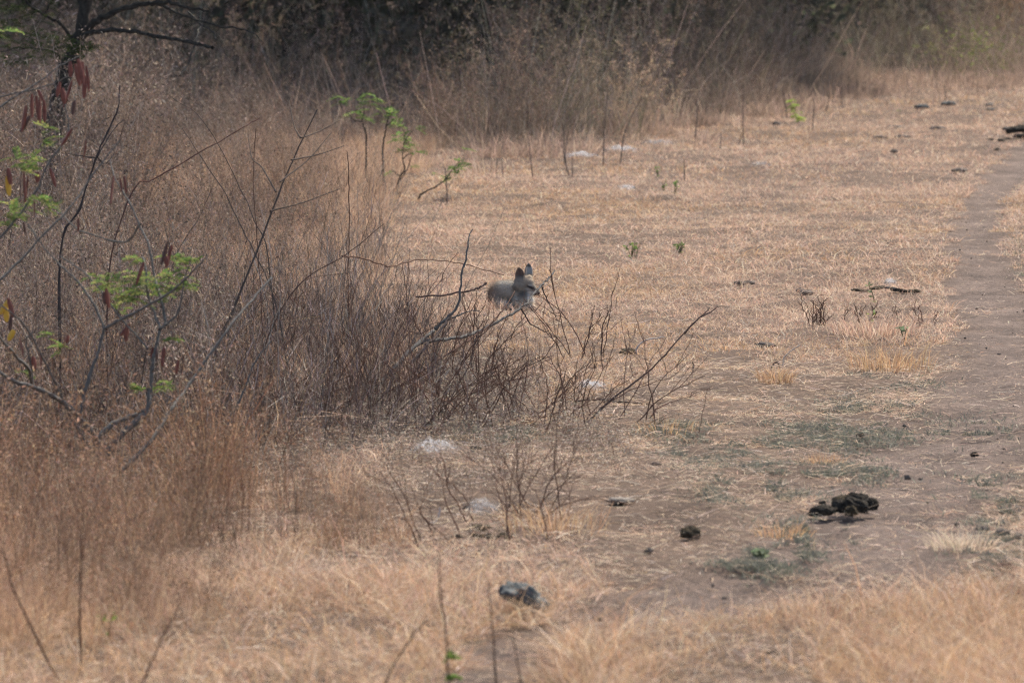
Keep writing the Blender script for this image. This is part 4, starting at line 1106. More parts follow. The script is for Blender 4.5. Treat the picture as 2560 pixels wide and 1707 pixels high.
# ------------------------------------------------------------------ thorny fallen limb reaching to the fox
def build_limb():
    r = np.random.default_rng(31)
    Y0, Y1 = 24.0, 26.6
    base = gp(860, 1060)
    root = empty('fallen_limb', base)
    tag(root, 'grey thorny dead limb reaching up in front of the fox', 'dead branch')
    G = (0.10, 0.094, 0.088)
    def br(pts, ya, yb, w0, w1, col=G, knots=0.22, nm='branch', th=0):
        t = Tubes(); px = FPX / ((ya + yb) / 2)
        L = t.add(pxline(pts, ya, yb), w0 / px / 2, w1 / px / 2, col, 7, 6, 0.002, knots, r)
        for k in range(th):
            p = L[int(r.integers(2, len(L)))]
            d = r.normal(0, 1, 3); d[2] = abs(d[2]); d /= np.linalg.norm(d)
            t.add(np.vstack([p, p + d * 0.022]), 0.0022, 0.0006, col, 4, 2)
        t.build(nm, M_TWIG, root, base)
    br([(850, 1075), (880, 1045), (940, 975), (1007, 895), (1055, 850), (1090, 822), (1125, 788)], Y0, 25.2, 15, 6, nm='trunk')
    br([(1050, 856), (1085, 850), (1120, 848), (1164, 840), (1194, 829), (1245, 804), (1278, 786), (1314, 760), (1329, 741), (1351, 716), (1370, 698), (1387, 676)], 24.8, 26.8, 9, 4, th=16)
    br([(1087, 822), (1124, 789), (1146, 760), (1153, 690), (1163, 655), (1170, 610), (1172, 592), (1182, 574)], 25.0, 25.3, 7, 2.5, th=14)
    br([(1303, 773), (1314, 790), (1329, 811), (1360, 828), (1380, 838), (1400, 845)], 26.2, 26.4, 4, 1.5, (0.09, 0.07, 0.06), th=8)
    br([(1354, 714), (1362, 738), (1372, 758), (1384, 778), (1392, 800)], 26.5, 26.5, 3.5, 1.5, (0.09, 0.07, 0.06), th=8)
    br([(1040, 742), (1100, 738), (1153, 730), (1185, 724), (1203, 716), (1216, 708)], 25.2, 25.5, 4, 5, (0.07, 0.05, 0.045), th=2)
    br([(1130, 795), (1165, 782), (1185, 776), (1200, 778)], 25.1, 25.3, 4, 2, th=4)
    br([(1192, 838), (1185, 870), (1178, 910), (1190, 945), (1210, 970)], 25.4, 25.2, 5, 2, (0.09, 0.065, 0.055), th=5)
    br([(940, 1010), (1010, 960), (1080, 910), (1150, 865), (1190, 836), (1225, 812), (1262, 770), (1287, 728)], 24.1, 26.0, 6, 3, (0.085, 0.055, 0.045), th=0)
    br([(1030, 905), (1070, 860), (1090, 840), (1123, 795)], 24.5, 24.9, 8, 6, (0.075, 0.06, 0.055))
    br([(855, 640), (900, 645), (950, 660), (985, 665), (1040, 650), (1100, 652), (1160, 660), (1260, 688)], 25.0, 26.3, 4, 2, (0.13, 0.08, 0.06), knots=0.1)
build_limb()

def build_log():
    base = gp(413, 1075)
    Y = base[1]
    root_px = FPX / Y
    t = Tubes()
    t.add(pxline([(405, 1062), (470, 1040), (560, 1018), (650, 1008), (760, 1010), (870, 1012)], Y, Y + 0.6), 10 / root_px, 4 / root_px, (0.1, 0.092, 0.086), 8, 5, 0.003, 0.3)
    t.add(pxline([(500, 1032), (620, 1040), (740, 1050), (860, 1048)], Y, Y + 0.3), 5 / root_px, 3 / root_px, (0.09, 0.08, 0.075), 6, 5, 0.003, 0.3)
    o = t.build('fallen_branch', M_TWIG, None, base)
    tag(o, 'grey fallen branch lying low through the weeds behind the pod shrub', 'dead branch')
build_log()

# ------------------------------------------------------------------ dead shrubs (bare red-brown twigs)
def dead_shrub(u, v, h, n, lean, label, seed, spread=0.2, w=3.6, col=(0.125, 0.074, 0.055), name='dead_shrub', sub=3):
    r = np.random.default_rng(seed)
    base = gp(u, v)
    root = empty(name, base); tag(root, label, 'dead shrub')
    px = FPX / base[1]
    for k in range(n):
        t = Tubes()
        b = base + [r.normal(0, spread * 0.5), r.normal(0, spread * 0.4), -0.03]
        hh = h * (0.55 + 0.55 * r.random())
        a = r.normal(lean, 0.62)
        dx = math.sin(a) * hh; dy = r.normal(0, 0.3) * hh
        top = b + [dx, dy, math.cos(a) * hh]
        mid = (b + top) / 2 + r.normal(0, 0.04 * h, 3) + [-dx * 0.08, 0, 0.05 * h]
        c = np.array(col) * (0.7 + 0.6 * r.random())
        L = t.add(np.vstack([b, mid, top]), w / px / 2 * (0.7 + 0.5 * r.random()), 1.5 / px / 2, c, 5, 5, 0.003, 0.12, r)
        for j in range(sub):
            i = int(r.integers(3, len(L) - 1)); p = L[i]
            d = (top - b) / np.linalg.norm(top - b) + r.normal(0, 0.5, 3); d[2] = abs(d[2]) * 0.8 + 0.15; d /= np.linalg.norm(d)
            q = p + d * hh * (0.2 + 0.3 * r.random())
            t.add(np.vstack([p, (p + q) / 2 + r.normal(0, 0.012, 3), q]), w * 0.5 / px / 2, 1.2 / px / 2, c, 4, 4, 0.002, 0.1, r)
        t.build('twig', M_TWIG, root, base)
dead_shrub(1290, 1075, 0.50, 24, 0.3, 'bare red brown shrub with twigs fanned to one side before the fox', 701, 0.5)
dead_shrub(1420, 1055, 0.42, 18, 0.45, 'low bare shrub leaning out over the tan grass below the fox', 702, 0.35)
dead_shrub(1120, 1060, 0.50, 26, 0.1, 'tangled bare shrub at the foot of the grey thorny limb', 703, 0.5)
dead_shrub(1320, 1318, 0.46, 14, -0.1, 'bare shrub growing from a clump above the white cobweb and dark dung', 704, 0.22)
dead_shrub(1180, 1365, 0.42, 8, -0.3, 'sparse thin shrub standing over the crumbled dark dung', 705, 0.3, 4)
dead_shrub(2045, 828, 0.19, 9, 0.0, 'small bare shrub with forked twigs in the grass near the path', 706, 0.1, 4)
dead_shrub(2150, 812, 0.20, 9, 0.2, 'small clump of upright dead twigs among grey green leaves', 707, 0.16, 3.5)
dead_shrub(2310, 822, 0.14, 5, 0.2, 'tiny forked twig shrub at the very edge of the path', 708, 0.08, 3.5)
dead_shrub(1455, 900, 0.5, 8, 0.1, 'tall thin bare shrub standing beyond the low leaning one', 709, 0.12, 3.5)
dead_shrub(1150, 960, 0.45, 11, 0.2, 'bare shrub tangled under the thorny limb', 710, 0.35, 4)
dead_shrub(950, 1060, 0.55, 14, 0.1, 'bare brown shrub rising from the weeds at the butt of the limb', 711, 0.5, 3.6)
dead_shrub(760, 1050, 0.62, 14, 0.2, 'bare brown shrub behind the fallen grey branch', 712, 0.6, 3.6)
dead_shrub(560, 1090, 0.6, 12, -0.1, 'bare brown shrub close beside the pod shrub', 713, 0.6, 3.6)
dead_shrub(860, 900, 0.62, 12, 0.1, 'bare reddish shrub in the middle of the brown weeds', 714, 0.6, 4)
dead_shrub(640, 860, 0.62, 12, 0.1, 'bare shrub standing behind the longest cane', 715, 0.6, 4)
dead_shrub(400, 900, 0.6, 12, 0.0, 'bare shrub seen through the branches of the pod shrub', 716, 0.6, 4)
stem([(1450, 1062), (1530, 998), (1629, 921), (1710, 833), (1775, 770)], 6, 2, 'long thin twig slanting out over the open grass', 'dead twig', col=(0.1, 0.07, 0.06), name='dead_twig')
stem([(1405, 1018), (1460, 1000), (1560, 1004), (1650, 1015)], 6, 3, 'dark straight twig lying in front of the cobweb', 'dead twig', col=(0.06, 0.05, 0.045), name='dead_twig', foot=False)
stem([(1594, 894), (1592, 870), (1614, 851), (1640, 846), (1661, 842)], 5, 3, 'pale curved root arching out of the tan grass', 'root', col=(0.5, 0.42, 0.36), name='pale_root')
stem([(1066, 1322), (1073, 1307), (1088, 1305), (1098, 1283), (1100, 1267)], 6, 4, 'pale wavy root sticking up near the thin shrub', 'root', col=(0.55, 0.46, 0.4), name='pale_root')
stem([(1921, 928), (1934, 910), (1945, 908), (1948, 930)], 4.5, 4, 'dark hooped twig stuck in the grass', 'dead twig', col=(0.06, 0.045, 0.04), name='dead_twig')
stem([(1714, 938), (1730, 933), (1734, 915), (1731, 905)], 4, 3, 'short hooked twig in the open tan grass', 'dead twig', col=(0.07, 0.05, 0.045), name='dead_twig')
stem([(1957, 930), (1959, 898), (1975, 880), (2000, 862)], 4, 2.5, 'pale bent stalk beside the hooped twig', 'dead twig', col=(0.48, 0.4, 0.33), name='dead_twig')
stem([(2160, 918), (2163, 905), (2185, 897), (2197, 888)], 4.5, 3, 'pale bent stalk before the big grass tussock', 'dead twig', col=(0.5, 0.42, 0.35), name='dead_twig')
stem([(1695, 840), (1740, 802), (1780, 778), (1795, 765)], 4, 2, 'forked thin twig lying across the open grass', 'dead twig', col=(0.1, 0.07, 0.06), name='dead_twig')
stem([(1060, 1190), (1110, 1205), (1160, 1215)], 7, 3, 'dark stick lying under the front cobweb', 'dead twig', col=(0.05, 0.045, 0.042), name='dead_twig', foot=False)

# ------------------------------------------------------------------ tussocks
def tussock(u, v, n, h, s, cols, label, seed, lean=0.7):
    r = np.random.default_rng(seed)
    base = gp(u, v)
    Q, C = tuft(r, n, h, s, cols, 0.003, lean, 0.6)
    o = soup_obj('grass_tussock', Q + base, C, M_GRASS, None, base)
    tag(o, label, 'grass tussock')
tussock(2225, 935, 420, 0.15, 0.5, ORANGE, 'large orange grass tussock on the grey green ground by the path', 801)
tussock(1940, 965, 260, 0.11, 0.22, ORANGE, 'small rounded orange tussock beside the hooped twig', 802)
tussock(1955, 1350, 90, 0.075, 0.25, [(0.55, 0.34, 0.19), (0.48, 0.29, 0.16)], 'bright orange tuft on bare soil below the dung pile', 803)
tussock(2060, 1165, 160, 0.06, 0.22, ORANGE, 'flat orange tuft above the dung pile', 804)
tussock(1660, 1090, 90, 0.09, 0.35, ORANGE, 'low orange tussock next to the thin leaning shrub', 805)
tussock(1390, 1345, 220, 0.15, 0.45, ORANGE, 'orange grass clump at the foot of the shrub above the dung', 806)
tussock(2190, 850, 600, 0.13, 0.6, STRAW, 'spreading tan tussock around the small dead twigs', 807)
tussock(1335, 1556, 70, 0.07, 0.16, ORANGE, 'grass tuft growing against the front of the grey rock', 808, 0.4)
tussock(1262, 1552, 90, 0.09, 0.14, ORANGE, 'grass tuft hiding the low end of the grey rock', 809, 0.4)
tussock(2400, 1380, 260, 0.09, 0.3, PALE, 'flattened pale tussock on the bank beside the path', 810, 0.9)

# ------------------------------------------------------------------ stones, clods and dung
def lump(r, sx, sy, sz, n1=0.22, seg=18, ring=10, rot=0, tilt=0, flat=0.25, lay=0.0):
    V = []
    ph = r.random(12) * 6.28
    for i in range(ring + 1):
        th = math.pi * i / ring
        for j in range(seg):
            a = 2 * math.pi * j / seg
            d = np.array([math.sin(th) * math.cos(a), math.sin(th) * math.sin(a), math.cos(th)])
            k = 1 + n1 * (0.5 * math.sin(2.1 * d[0] * 2 + ph[0]) * math.sin(2.3 * d[1] * 2 + ph[1]) + 0.35 * math.sin(5 * d[0] + ph[2]) * math.sin(4 * d[2] + ph[3])
                          + 0.28 * math.sin(8 * d[1] + ph[4] + 3 * d[0]) * math.sin(7 * d[2] + ph[5]) + 0.2 * math.sin(13 * d[0] + 11 * d[1] + ph[6]))
            if lay:
                k += lay * math.sin(d[2] * 9 + ph[7] + d[0] * 2)
            k += n1 * 0.45 * (math.sin(19 * d[0] + ph[8]) * math.sin(17 * d[1] + ph[9]) + math.sin(23 * d[2] + ph[10] + 9 * d[1])) * 0.5 + r.normal(0, n1 * 0.10)
            p = d * k * [sx, sy, sz]
            if p[2] < -sz * flat: p[2] = -sz * flat + (p[2] + sz * flat) * 0.15
            p = np.array([p[0] * math.cos(tilt) + p[2] * math.sin(tilt), p[1], -p[0] * math.sin(tilt) + p[2] * math.cos(tilt)])
            V.append([p[0] * math.cos(rot) - p[1] * math.sin(rot), p[0] * math.sin(rot) + p[1] * math.cos(rot), p[2]])
    F = [(i * seg + j, (i + 1) * seg + j, (i + 1) * seg + (j + 1) % seg, i * seg + (j + 1) % seg) for i in range(ring) for j in range(seg)]
    return np.array(V), np.array(F, np.int32)

def rock(name, u, v, w, hgt, label, cat, seed, mat, group=None, dep=None, tilt=0, n1=0.25, dz=0.2, seg=20, ring=12):
    r = np.random.default_rng(seed)
    base = gp(u, v)
    px = FPX / base[1]
    sx = w / px / 2; sz = hgt / px / 2
    V, F = lump(r, sx, dep or sx * 0.8, sz, n1, seg, ring, r.normal(0, 0.3) if not tilt else 0, tilt, 0.5)
    base = base + [0, 0, sz * (1 - dz) ]
    o = mesh_obj(name, V + base, F, mat, None, smooth=True, origin=base, fcol=np.full((len(F), 3), 0.1))
    return tag(o, label, cat, group)
rock('grey_rock', 1310, 1545, 124, 66, 'dark grey rock half hidden by dry grass at the path edge', 'rock', 901, M_STONE, tilt=R(24), n1=0.34, dz=-0.3, seg=34, ring=20)
rock('grey_stone', 1250, 1570, 26, 20, 'small grey stone below the big grey rock', 'stone', 902, M_STONE)
rock('brown_stone', 1494, 1566, 26, 18, 'small brown stone alone on the dirt strip', 'stone', 903, M_CLOD)
rock('dark_stone', 1928, 1658, 34, 18, 'flat dark stone in the near dry grass', 'stone', 904, M_DUNG)
rock('flat_stone', 1552, 1285, 70, 18, 'flat grey stone half buried in the tan grass', 'stone', 905, M_STONEP, n1=0.3)
rock('dry_dung', 1727, 1358, 56, 36, 'single round dark dung pat on bare soil', 'dung', 906, M_DUNGB, n1=0.3)
GC = 'dark clods in the open grass'
for i, (u, v, w, h, lab, m) in enumerate([
        (1848, 715, 34, 16, 'dark soil clod farthest from the path in the middle field', M_CLOD), (1875, 712, 30, 14, 'dark soil clod paired with the one beside it in the middle field', M_CLOD),
        (2000, 728, 22, 14, 'small dark clod between the clod pair and the long black dung', M_CLOD), (2018, 740, 40, 14, 'wide dark clod above the small dead twigs', M_CLOD),
        (1572, 888, 46, 18, 'dark clod under the pale curved root', M_DUNGB), (1912, 878, 50, 18, 'dark lump standing in for the dark hollow above the hooped twig', M_CLOD),  # second lump here stands in for a dark hollow in the grass
        (2436, 1140, 22, 16, 'black clod standing alone on the bare path', M_DUNG), (2268, 1216, 18, 16, 'grey brown clod on the path above the dung pile', M_CLOD),
        (1187, 1142, 26, 14, 'dark clod beside the front cobweb', M_DUNG), (2505, 1350, 40, 22, 'grey clod on the bank at the near right', M_CLOD), (2456, 1340, 36, 18, 'grey clod beside the flattened pale tussock', M_CLOD),
        (2512, 1435, 40, 24, 'rough grey clod lowest on the bank', M_CLOD), (1623, 1398, 22, 16, 'dark clod on the torn soil below the round dung pat', M_CLOD), (2038, 1470, 14, 10, 'tiny dark clod at the lower bend of the path', M_CLOD),
        (1812, 1505, 16, 10, 'tiny clod where the path turns', M_CLOD), (2550, 1360, 40, 24, 'grey clod by the far bank edge of the path', M_CLOD), (1404, 1475, 16, 10, 'tiny dark clod behind the big grey rock', M_CLOD),
        (2305, 284, 38, 16, 'smooth grey stone where the field meets the far thicket', M_STONE), (2372, 268, 38, 12, 'grey stone nearest the thicket at the path end', M_STONE), (2474, 268, 24, 8, 'upper of two small grey stones by the far path', M_STONE),
        (2476, 279, 20, 9, 'lower of two small grey stones by the far path', M_STONE), (2344, 328, 40, 12, 'grey clod heap in the far field beside the path', M_CLOD), (2235, 384, 20, 12, 'small grey clod in the far field', M_CLOD),
        (2477, 355, 14, 8, 'smallest black clod at the grassy edge of the far path', M_DUNG), (2502, 358, 18, 8, 'black clod next to the smallest on the far path', M_DUNG), (2520, 354, 22, 9, 'broad black clod under the far dung heap', M_DUNG),
        (2493, 373, 16, 7, 'black clod lying on the far path itself', M_DUNG), (2400, 428, 44, 12, 'dark clod at the grassy edge of the far path', M_CLOD), (2200, 348, 40, 10, 'dark earth patch clod in the upper field', M_CLOD), (2255, 350, 40, 10, 'dark clod beside the earth patch in the upper field', M_CLOD),
        (2240, 325, 50, 9, 'low grey clod row in the upper field', M_CLOD), (1940, 318, 22, 12, 'brown clod before the bright seedling', M_CLOD), (2150, 1095, 30, 16, 'dark clod in the grey green ground cover', M_DUNG), (1640, 1180, 26, 12, 'dark crumbly clod in the straw', M_CLOD)]):
    rock('soil_clod' if m is not M_STONE else 'field_stone', u, v, w, h, lab, 'clod' if m is not M_STONE else 'stone', 910 + i, m, n1=0.35, seg=14, ring=8)

def build_dung():
    def pile(name, base_px, parts, label, seed):
        r = np.random.default_rng(seed)
        base = gp(*base_px)
        px = FPX / base[1]
        root = empty(name, base); tag(root, label, 'dung')
        for (u, v, w, h, dy, m) in parts:
            c = at(u, v, base[1] + dy)
            V, F = lump(r, w / px / 2, w / px / 2 * 0.8, h / px / 2, 0.3, 30, 18, r.normal(0, 0.4), r.normal(0, 0.12), 0.6, 0.03)
            mesh_obj('pat', V + c, F, m, root, smooth=True, origin=base, fcol=np.full((len(F), 3), 0.1))
    pile('dung_pile', (2105, 1292), [(2054, 1278, 66, 32, -0.05, M_DUNG), (2100, 1268, 48, 36, 0.0, M_DUNG), (2140, 1266, 78, 40, 0.0, M_DUNG), (2128, 1279, 34, 30, -0.09, M_DUNGB), (2145, 1250, 62, 34, 0.08, M_DUNG),
                                   (2108, 1248, 46, 20, 0.12, M_DUNGB), (2170, 1262, 50, 36, 0.06, M_DUNG), (2092, 1250, 26, 14, 0.1, M_DUNGB), (2056, 1256, 18, 9, 0.15, M_DUNG), (2130, 1240, 40, 16, 0.14, M_DUNGB)],
         'heap of black cattle dung on the bare soil beside the path', 951)
    pile('crumbled_dung', (1190, 1362), [(1145, 1350, 40, 26, 0, M_DUNG), (1185, 1346, 50, 26, 0.03, M_DUNGB), (1225, 1345, 40, 22, 0.03, M_DUNG), (1262, 1340, 44, 20, 0.06, M_DUNGB), (1200, 1318, 60, 16, 0.2, M_DUNGB)],
         'crumbled dark dung under the thin shrub', 952)
    pile('flat_dung', (2220, 735), [(2150, 726, 46, 8, 0, M_DUNGB), (2195, 720, 40, 9, 0.1, M_DUNGB), (2250, 727, 44, 11, 0, M_DUNG), (2285, 729, 38, 11, 0, M_DUNGB), (2225, 720, 30, 8, 0.1, M_CLOD)],
         'long low black dung lying across the middle field near the path', 953)
    pile('far_dung', (2545, 350), [(2540, 326, 60, 18, 0, M_DUNG), (2560, 324, 50, 22, 0.1, M_DUNG), (2556, 343, 44, 16, -0.3, M_DUNG), (2525, 322, 40, 10, 0.1, M_CLOD)], 'black dung heap at the far right end of the path', 954)
build_dung()

# ------------------------------------------------------------------ sheet webs
def web_mat():
    m, nt, out = new_mat('spider_silk')
    tr = nt.nodes.new('ShaderNodeBsdfTransparent'); d = nt.nodes.new('ShaderNodeBsdfDiffuse'); t = nt.nodes.new('ShaderNodeBsdfTranslucent')
    d.inputs[0].default_value = (0.6, 0.6, 0.62, 1); t.inputs[0].default_value = (0.6, 0.6, 0.62, 1)
    a = nt.nodes.new('ShaderNodeMixShader'); a.inputs[0].default_value = 0.5
    nt.links.new(d.outputs[0], a.inputs[1]); nt.links.new(t.outputs[0], a.inputs[2])
    tc = nt.nodes.new('ShaderNodeTexCoord'); n = nt.nodes.new('ShaderNodeTexNoise'); n.inputs['Scale'].default_value = 60; n.inputs['Detail'].default_value = 6
    mp = nt.nodes.new('ShaderNodeMapRange'); mp.inputs['From Min'].default_value = 0.35; mp.inputs['From Max'].default_value = 0.65; mp.inputs['To Min'].default_value = 0.05; mp.inputs['To Max'].default_value = 0.5
    nt.links.new(tc.outputs['Object'], n.inputs['Vector']); nt.links.new(n.outputs['Fac'], mp.inputs[0])
    e = nt.nodes.new('ShaderNodeAttribute'); e.attribute_name = 'tint'
    mu = nt.nodes.new('ShaderNodeMath'); mu.operation = 'MULTIPLY'
    nt.links.new(mp.outputs[0], mu.inputs[0]); nt.links.new(e.outputs['Fac'], mu.inputs[1])
    mx = nt.nodes.new('ShaderNodeMixShader'); nt.links.new(mu.outputs[0], mx.inputs[0])
    nt.links.new(tr.outputs[0], mx.inputs[1]); nt.links.new(a.outputs[0], mx.inputs[2]); nt.links.new(mx.outputs[0], out.inputs['Surface'])
    return m
M_WEB = web_mat()
def web(u, v, w, h, label, seed, dens=1.0, lift=0.05):
    r = np.random.default_rng(seed)
    c = gp(u, v + h * 0.5)
    px = FPX / c[1]
    a = w / px / 2
    b = a * 0.75
    n = 18
    xs = np.linspace(-1, 1, n); X, Y = np.meshgrid(xs, xs)
    rad = np.sqrt(X ** 2 + Y ** 2)
    top = h / px * 0.45
    Z = lift + top * (0.5 + 0.5 * Y) * np.clip(1.1 - rad ** 2, 0, 1) + r.normal(0, 0.006, X.shape) + (vnoise(X * 3 + seed, Y * 3, 1, 5) - 0.5) * 0.04
    V = np.stack([X * a, Y * b, Z], -1).reshape(-1, 3) + c
    i = np.arange(n * n).reshape(n, n)
    F = np.stack([i[:-1, :-1], i[:-1, 1:], i[1:, 1:], i[1:, :-1]], -1).reshape(-1, 4)
    fc = np.clip(1.25 - 1.25 * np.sqrt(X[:-1, :-1] ** 2 + Y[:-1, :-1] ** 2) + r.normal(0, 0.15, (n - 1, n - 1)), 0, 1).reshape(-1, 1) * dens
    o = mesh_obj('cobweb', V, F.astype(np.int32), M_WEB, None, fcol=np.repeat(fc, 3, 1), smooth=True, origin=c)
    tag(o, label, 'cobweb')
    m = 90
    p = r.normal(0, 0.35, (m, 2)); q = p + r.normal(0, 0.5, (m, 2))
    P = np.stack([p[:, 0] * a, p[:, 1] * b, lift + 0.02 + top * 0.7 * r.random(m)], 1) + c
    Qe = np.stack([q[:, 0] * a, q[:, 1] * b, lift * r.random(m) + top * 0.5 * r.random(m)], 1) + c
    s = np.array([0, 0, 0.0008])
    Qd = np.stack([P - s, P + s, Qe + s, Qe - s], 1)
    soup_obj('thread', Qd, np.full((m, 3), 0.75 * dens + 0.1), M_WEB, o, c)['kind'] = 'stuff'
web(1452, 390, 92, 28, 'white sheet web at the thicket foot just beside the brightest one', 981)
web(1552, 380, 90, 30, 'brightest white sheet web under the leaning dark stem', 982)
web(1645, 356, 90, 26, 'faint grey sheet web in the tan grass below the bush', 983, 0.45)
web(1566, 474, 46, 12, 'tiny white sheet web flat on the upper field', 984, 1.0, 0.03)
web(1085, 1145, 130, 46, 'big white sheet web among pale flower stalks', 985, 1.0)
web(1205, 1290, 100, 66, 'ragged thin sheet web above the crumbled dung', 986, 0.55)
web(1478, 990, 80, 24, 'white sheet web behind the bare leaning shrub', 987, 0.9)
web(2226, 706, 34, 9, 'scrap of white web on top of the long low dung', 988, 0.9, 0.05)
web(1900, 418, 50, 12, 'faint web patch in the upper field', 989, 0.4, 0.02)

# ------------------------------------------------------------------ fox
def build_fox():
    r = np.random.default_rng(41)
    org = gp(1300, 776)
    root = empty('fox', org)
    tag(root, 'grey brown fox lying in the dry grass with its eyes nearly shut', 'fox')
    vs, fs, n = [], [], 0
    def ball(c, s, rot=None, seg=16, ring=10):
        nonlocal n
        V = []
        for i in range(ring + 1):
            th = math.pi * i / ring
            for j in range(seg):
                a = 2 * math.pi * j / seg
                V.append((math.sin(th) * math.cos(a), math.sin(th) * math.sin(a), math.cos(th)))
        V = np.array(V) * np.asarray(s if np.ndim(s) else (s, s, s))
        if rot is not None:
            V = V @ np.array(rot.to_3x3()).T
        vs.append(V + np.asarray(c))
        fs.extend([(n + i * seg + j, n + (i + 1) * seg + j, n + (i + 1) * seg + (j + 1) % seg, n + i * seg + (j + 1) % seg) for i in range(ring) for j in range(seg)])
        n += len(V)
    def chain(P, Rr, k=7):
        P = np.asarray(P, float)
        for i in range(len(P) - 1):
            for t in np.linspace(0, 1, k):
                ball(P[i] * (1 - t) + P[i + 1] * t, Rr[i] * (1 - t) + Rr[i + 1] * t, seg=14, ring=8)
    # trunk: rump at the back left, chest at the front
    chain([(-0.135, 0.15, 0.085), (-0.10, 0.10, 0.10), (-0.05, 0.05, 0.105), (-0.005, 0.015, 0.095)], [0.062, 0.066, 0.064, 0.058])
    chain([(-0.01, 0.02, 0.10), (0.005, 0.005, 0.135), (0.02, 0.0, 0.155)], [0.055, 0.046, 0.042])      # neck
    ball((0.03, -0.02, 0.055), (0.055, 0.05, 0.055))                                                     # chest
    ball((-0.13, 0.085, 0.055), (0.06, 0.05, 0.058))                                                     # haunch
    chain([(-0.14, 0.06, 0.04), (-0.06, -0.01, 0.025), (-0.01, -0.035, 0.018)], [0.035, 0.02, 0.015])   # hind leg folded
    chain([(-0.02, -0.03, 0.055), (0.0, -0.06, 0.025), (0.04, -0.08, 0.018), (0.065, -0.09, 0.016)], [0.03, 0.021, 0.016, 0.017])   # near foreleg
    chain([(0.05, -0.01, 0.05), (0.065, -0.03, 0.022), (0.082, -0.045, 0.016)], [0.028, 0.02, 0.016])    # far foreleg
    for a in (-0.009, 0.0, 0.009):
        ball((0.078, -0.093 + a, 0.011), (0.012, 0.006, 0.009), seg=10, ring=6)
        ball((0.094, -0.048 + a, 0.011), (0.012, 0.006, 0.009), seg=10, ring=6)
    # tail round the flank
    chain([(-0.16, 0.17, 0.05), (-0.165, 0.10, 0.03), (-0.15, 0.02, 0.028), (-0.10, -0.03, 0.028), (-0.05, -0.055, 0.024)], [0.022, 0.026, 0.028, 0.026, 0.014])
    # head
    ball((0.028, 0.004, 0.160), (0.046, 0.042, 0.042))
    ball((0.052, -0.008, 0.158), (0.036, 0.036, 0.036))
    ball((-0.004, -0.020, 0.140), (0.044, 0.030, 0.036))     # near cheek
    ball((0.006, -0.004, 0.165), (0.044, 0.036, 0.040))
    ball((0.050, 0.026, 0.140), (0.030, 0.026, 0.030))      # far cheek
    ball((0.053, 0.004, 0.183), (0.027, 0.028, 0.028))     # brow below the far ear
    ball((0.030, 0.0, 0.178), (0.034, 0.032, 0.032))
    chain([(0.060, -0.018, 0.145), (0.085, -0.040, 0.124), (0.108, -0.058, 0.107)], [0.030, 0.020, 0.0125])
    chain([(0.050, -0.018, 0.122), (0.078, -0.040, 0.106), (0.098, -0.054, 0.098)], [0.024, 0.014, 0.008])
    # ears: flattened shells
    def ear(b, tip, wid, thick, facing, open_):
        b, tip = np.array(b, float), np.array(tip, float)
        ax = (tip - b); L = np.linalg.norm(ax); ax /= L
        f = np.array(facing, float); f -= ax * f.dot(ax); f /= np.linalg.norm(f)
        s = np.cross(ax, f)
        for t in np.linspace(0, 1, 16):
            w = wid * (1 - t ** 2.8) ** 0.7 * (0.85 + 0.3 * t * (1 - t)) + 0.003
            for q in np.linspace(-1, 1, 9):
                c = b + ax * L * t + s * w * q + f * (-(1 - q * q) * open_ * (1 - t * 0.7))
                ball(c, thick * (1 - 0.35 * t), seg=8, ring=5)
    ear((0.004, -0.010, 0.178), (-0.006, -0.010, 0.254), 0.033, 0.0055, (-0.55, -0.8, 0.0), 0.014)
    ear((0.052, 0.018, 0.190), (0.054, 0.030, 0.277), 0.025, 0.0055, (0.45, -0.95, 0.05), 0.014)
    me = bpy.data.meshes.new('tmp'); me.from_pydata([tuple(p) for p in np.concatenate(vs)], [], fs)
    tmp = bpy.data.objects.new('tmp', me); COL.objects.link(tmp)
    mo = tmp.modifiers.new('r', 'REMESH'); mo.mode = 'VOXEL'; mo.voxel_size = 0.0042; mo.use_smooth_shade = True
    ms = tmp.modifiers.new('s', 'SMOOTH'); ms.iterations = 5; ms.factor = 0.5
    dg = bpy.context.evaluated_depsgraph_get()
    ev = tmp.evaluated_get(dg).to_mesh()
    nv = len(ev.vertices)
    V = np.zeros(nv * 3, np.float32); ev.vertices.foreach_get('co', V); V = V.reshape(-1, 3)
    N = np.zeros(nv * 3, np.float32); ev.vertices.foreach_get('normal', N); N = N.reshape(-1, 3)
    F = [tuple(p.vertices) for p in ev.polygons]
    tmp.evaluated_get(dg).to_mesh_clear()
    bpy.data.objects.remove(tmp); bpy.data.meshes.remove(me)
    # coat colours and painted jaw shade, by place on the body
    def colour(P, Nn):
        x, y, z = P[:, 0], P[:, 1], P[:, 2]
        c = np.tile(np.array([[0.25, 0.22, 0.182]]), (len(P), 1))
        g = np.clip((-0.02 - x) / 0.06, 0, 1)[:, None]
        c = c * (1 - g * 0.5) + np.array([0.28, 0.258, 0.228]) * g * 0.5
        rump = np.clip((-0.11 - x) / 0.06, 0, 1)[:, None]
        c = c * (1 - rump) + np.array([0.17, 0.125, 0.095]) * rump
        def put(mask, col):
            m = np.clip(mask, 0, 1)[:, None]
            return c * (1 - m) + np.asarray(col) * m
        head = np.clip((z - 0.118) / 0.012, 0, 1) * (x > -0.035)
        c = put(head * 0.9, (0.178, 0.152, 0.122))
        c = put(np.clip((z - 0.165) / 0.02, 0, 1) * (x > 0.02) * (z < 0.214), (0.32, 0.25, 0.18))          # brow
        c = put(np.clip(1 - np.linalg.norm((P - [0.045, -0.05, 0.125]) / [0.034, 0.04, 0.014], axis=1), 0, 1) * 1.4, (0.27, 0.25, 0.225))   # cheek light
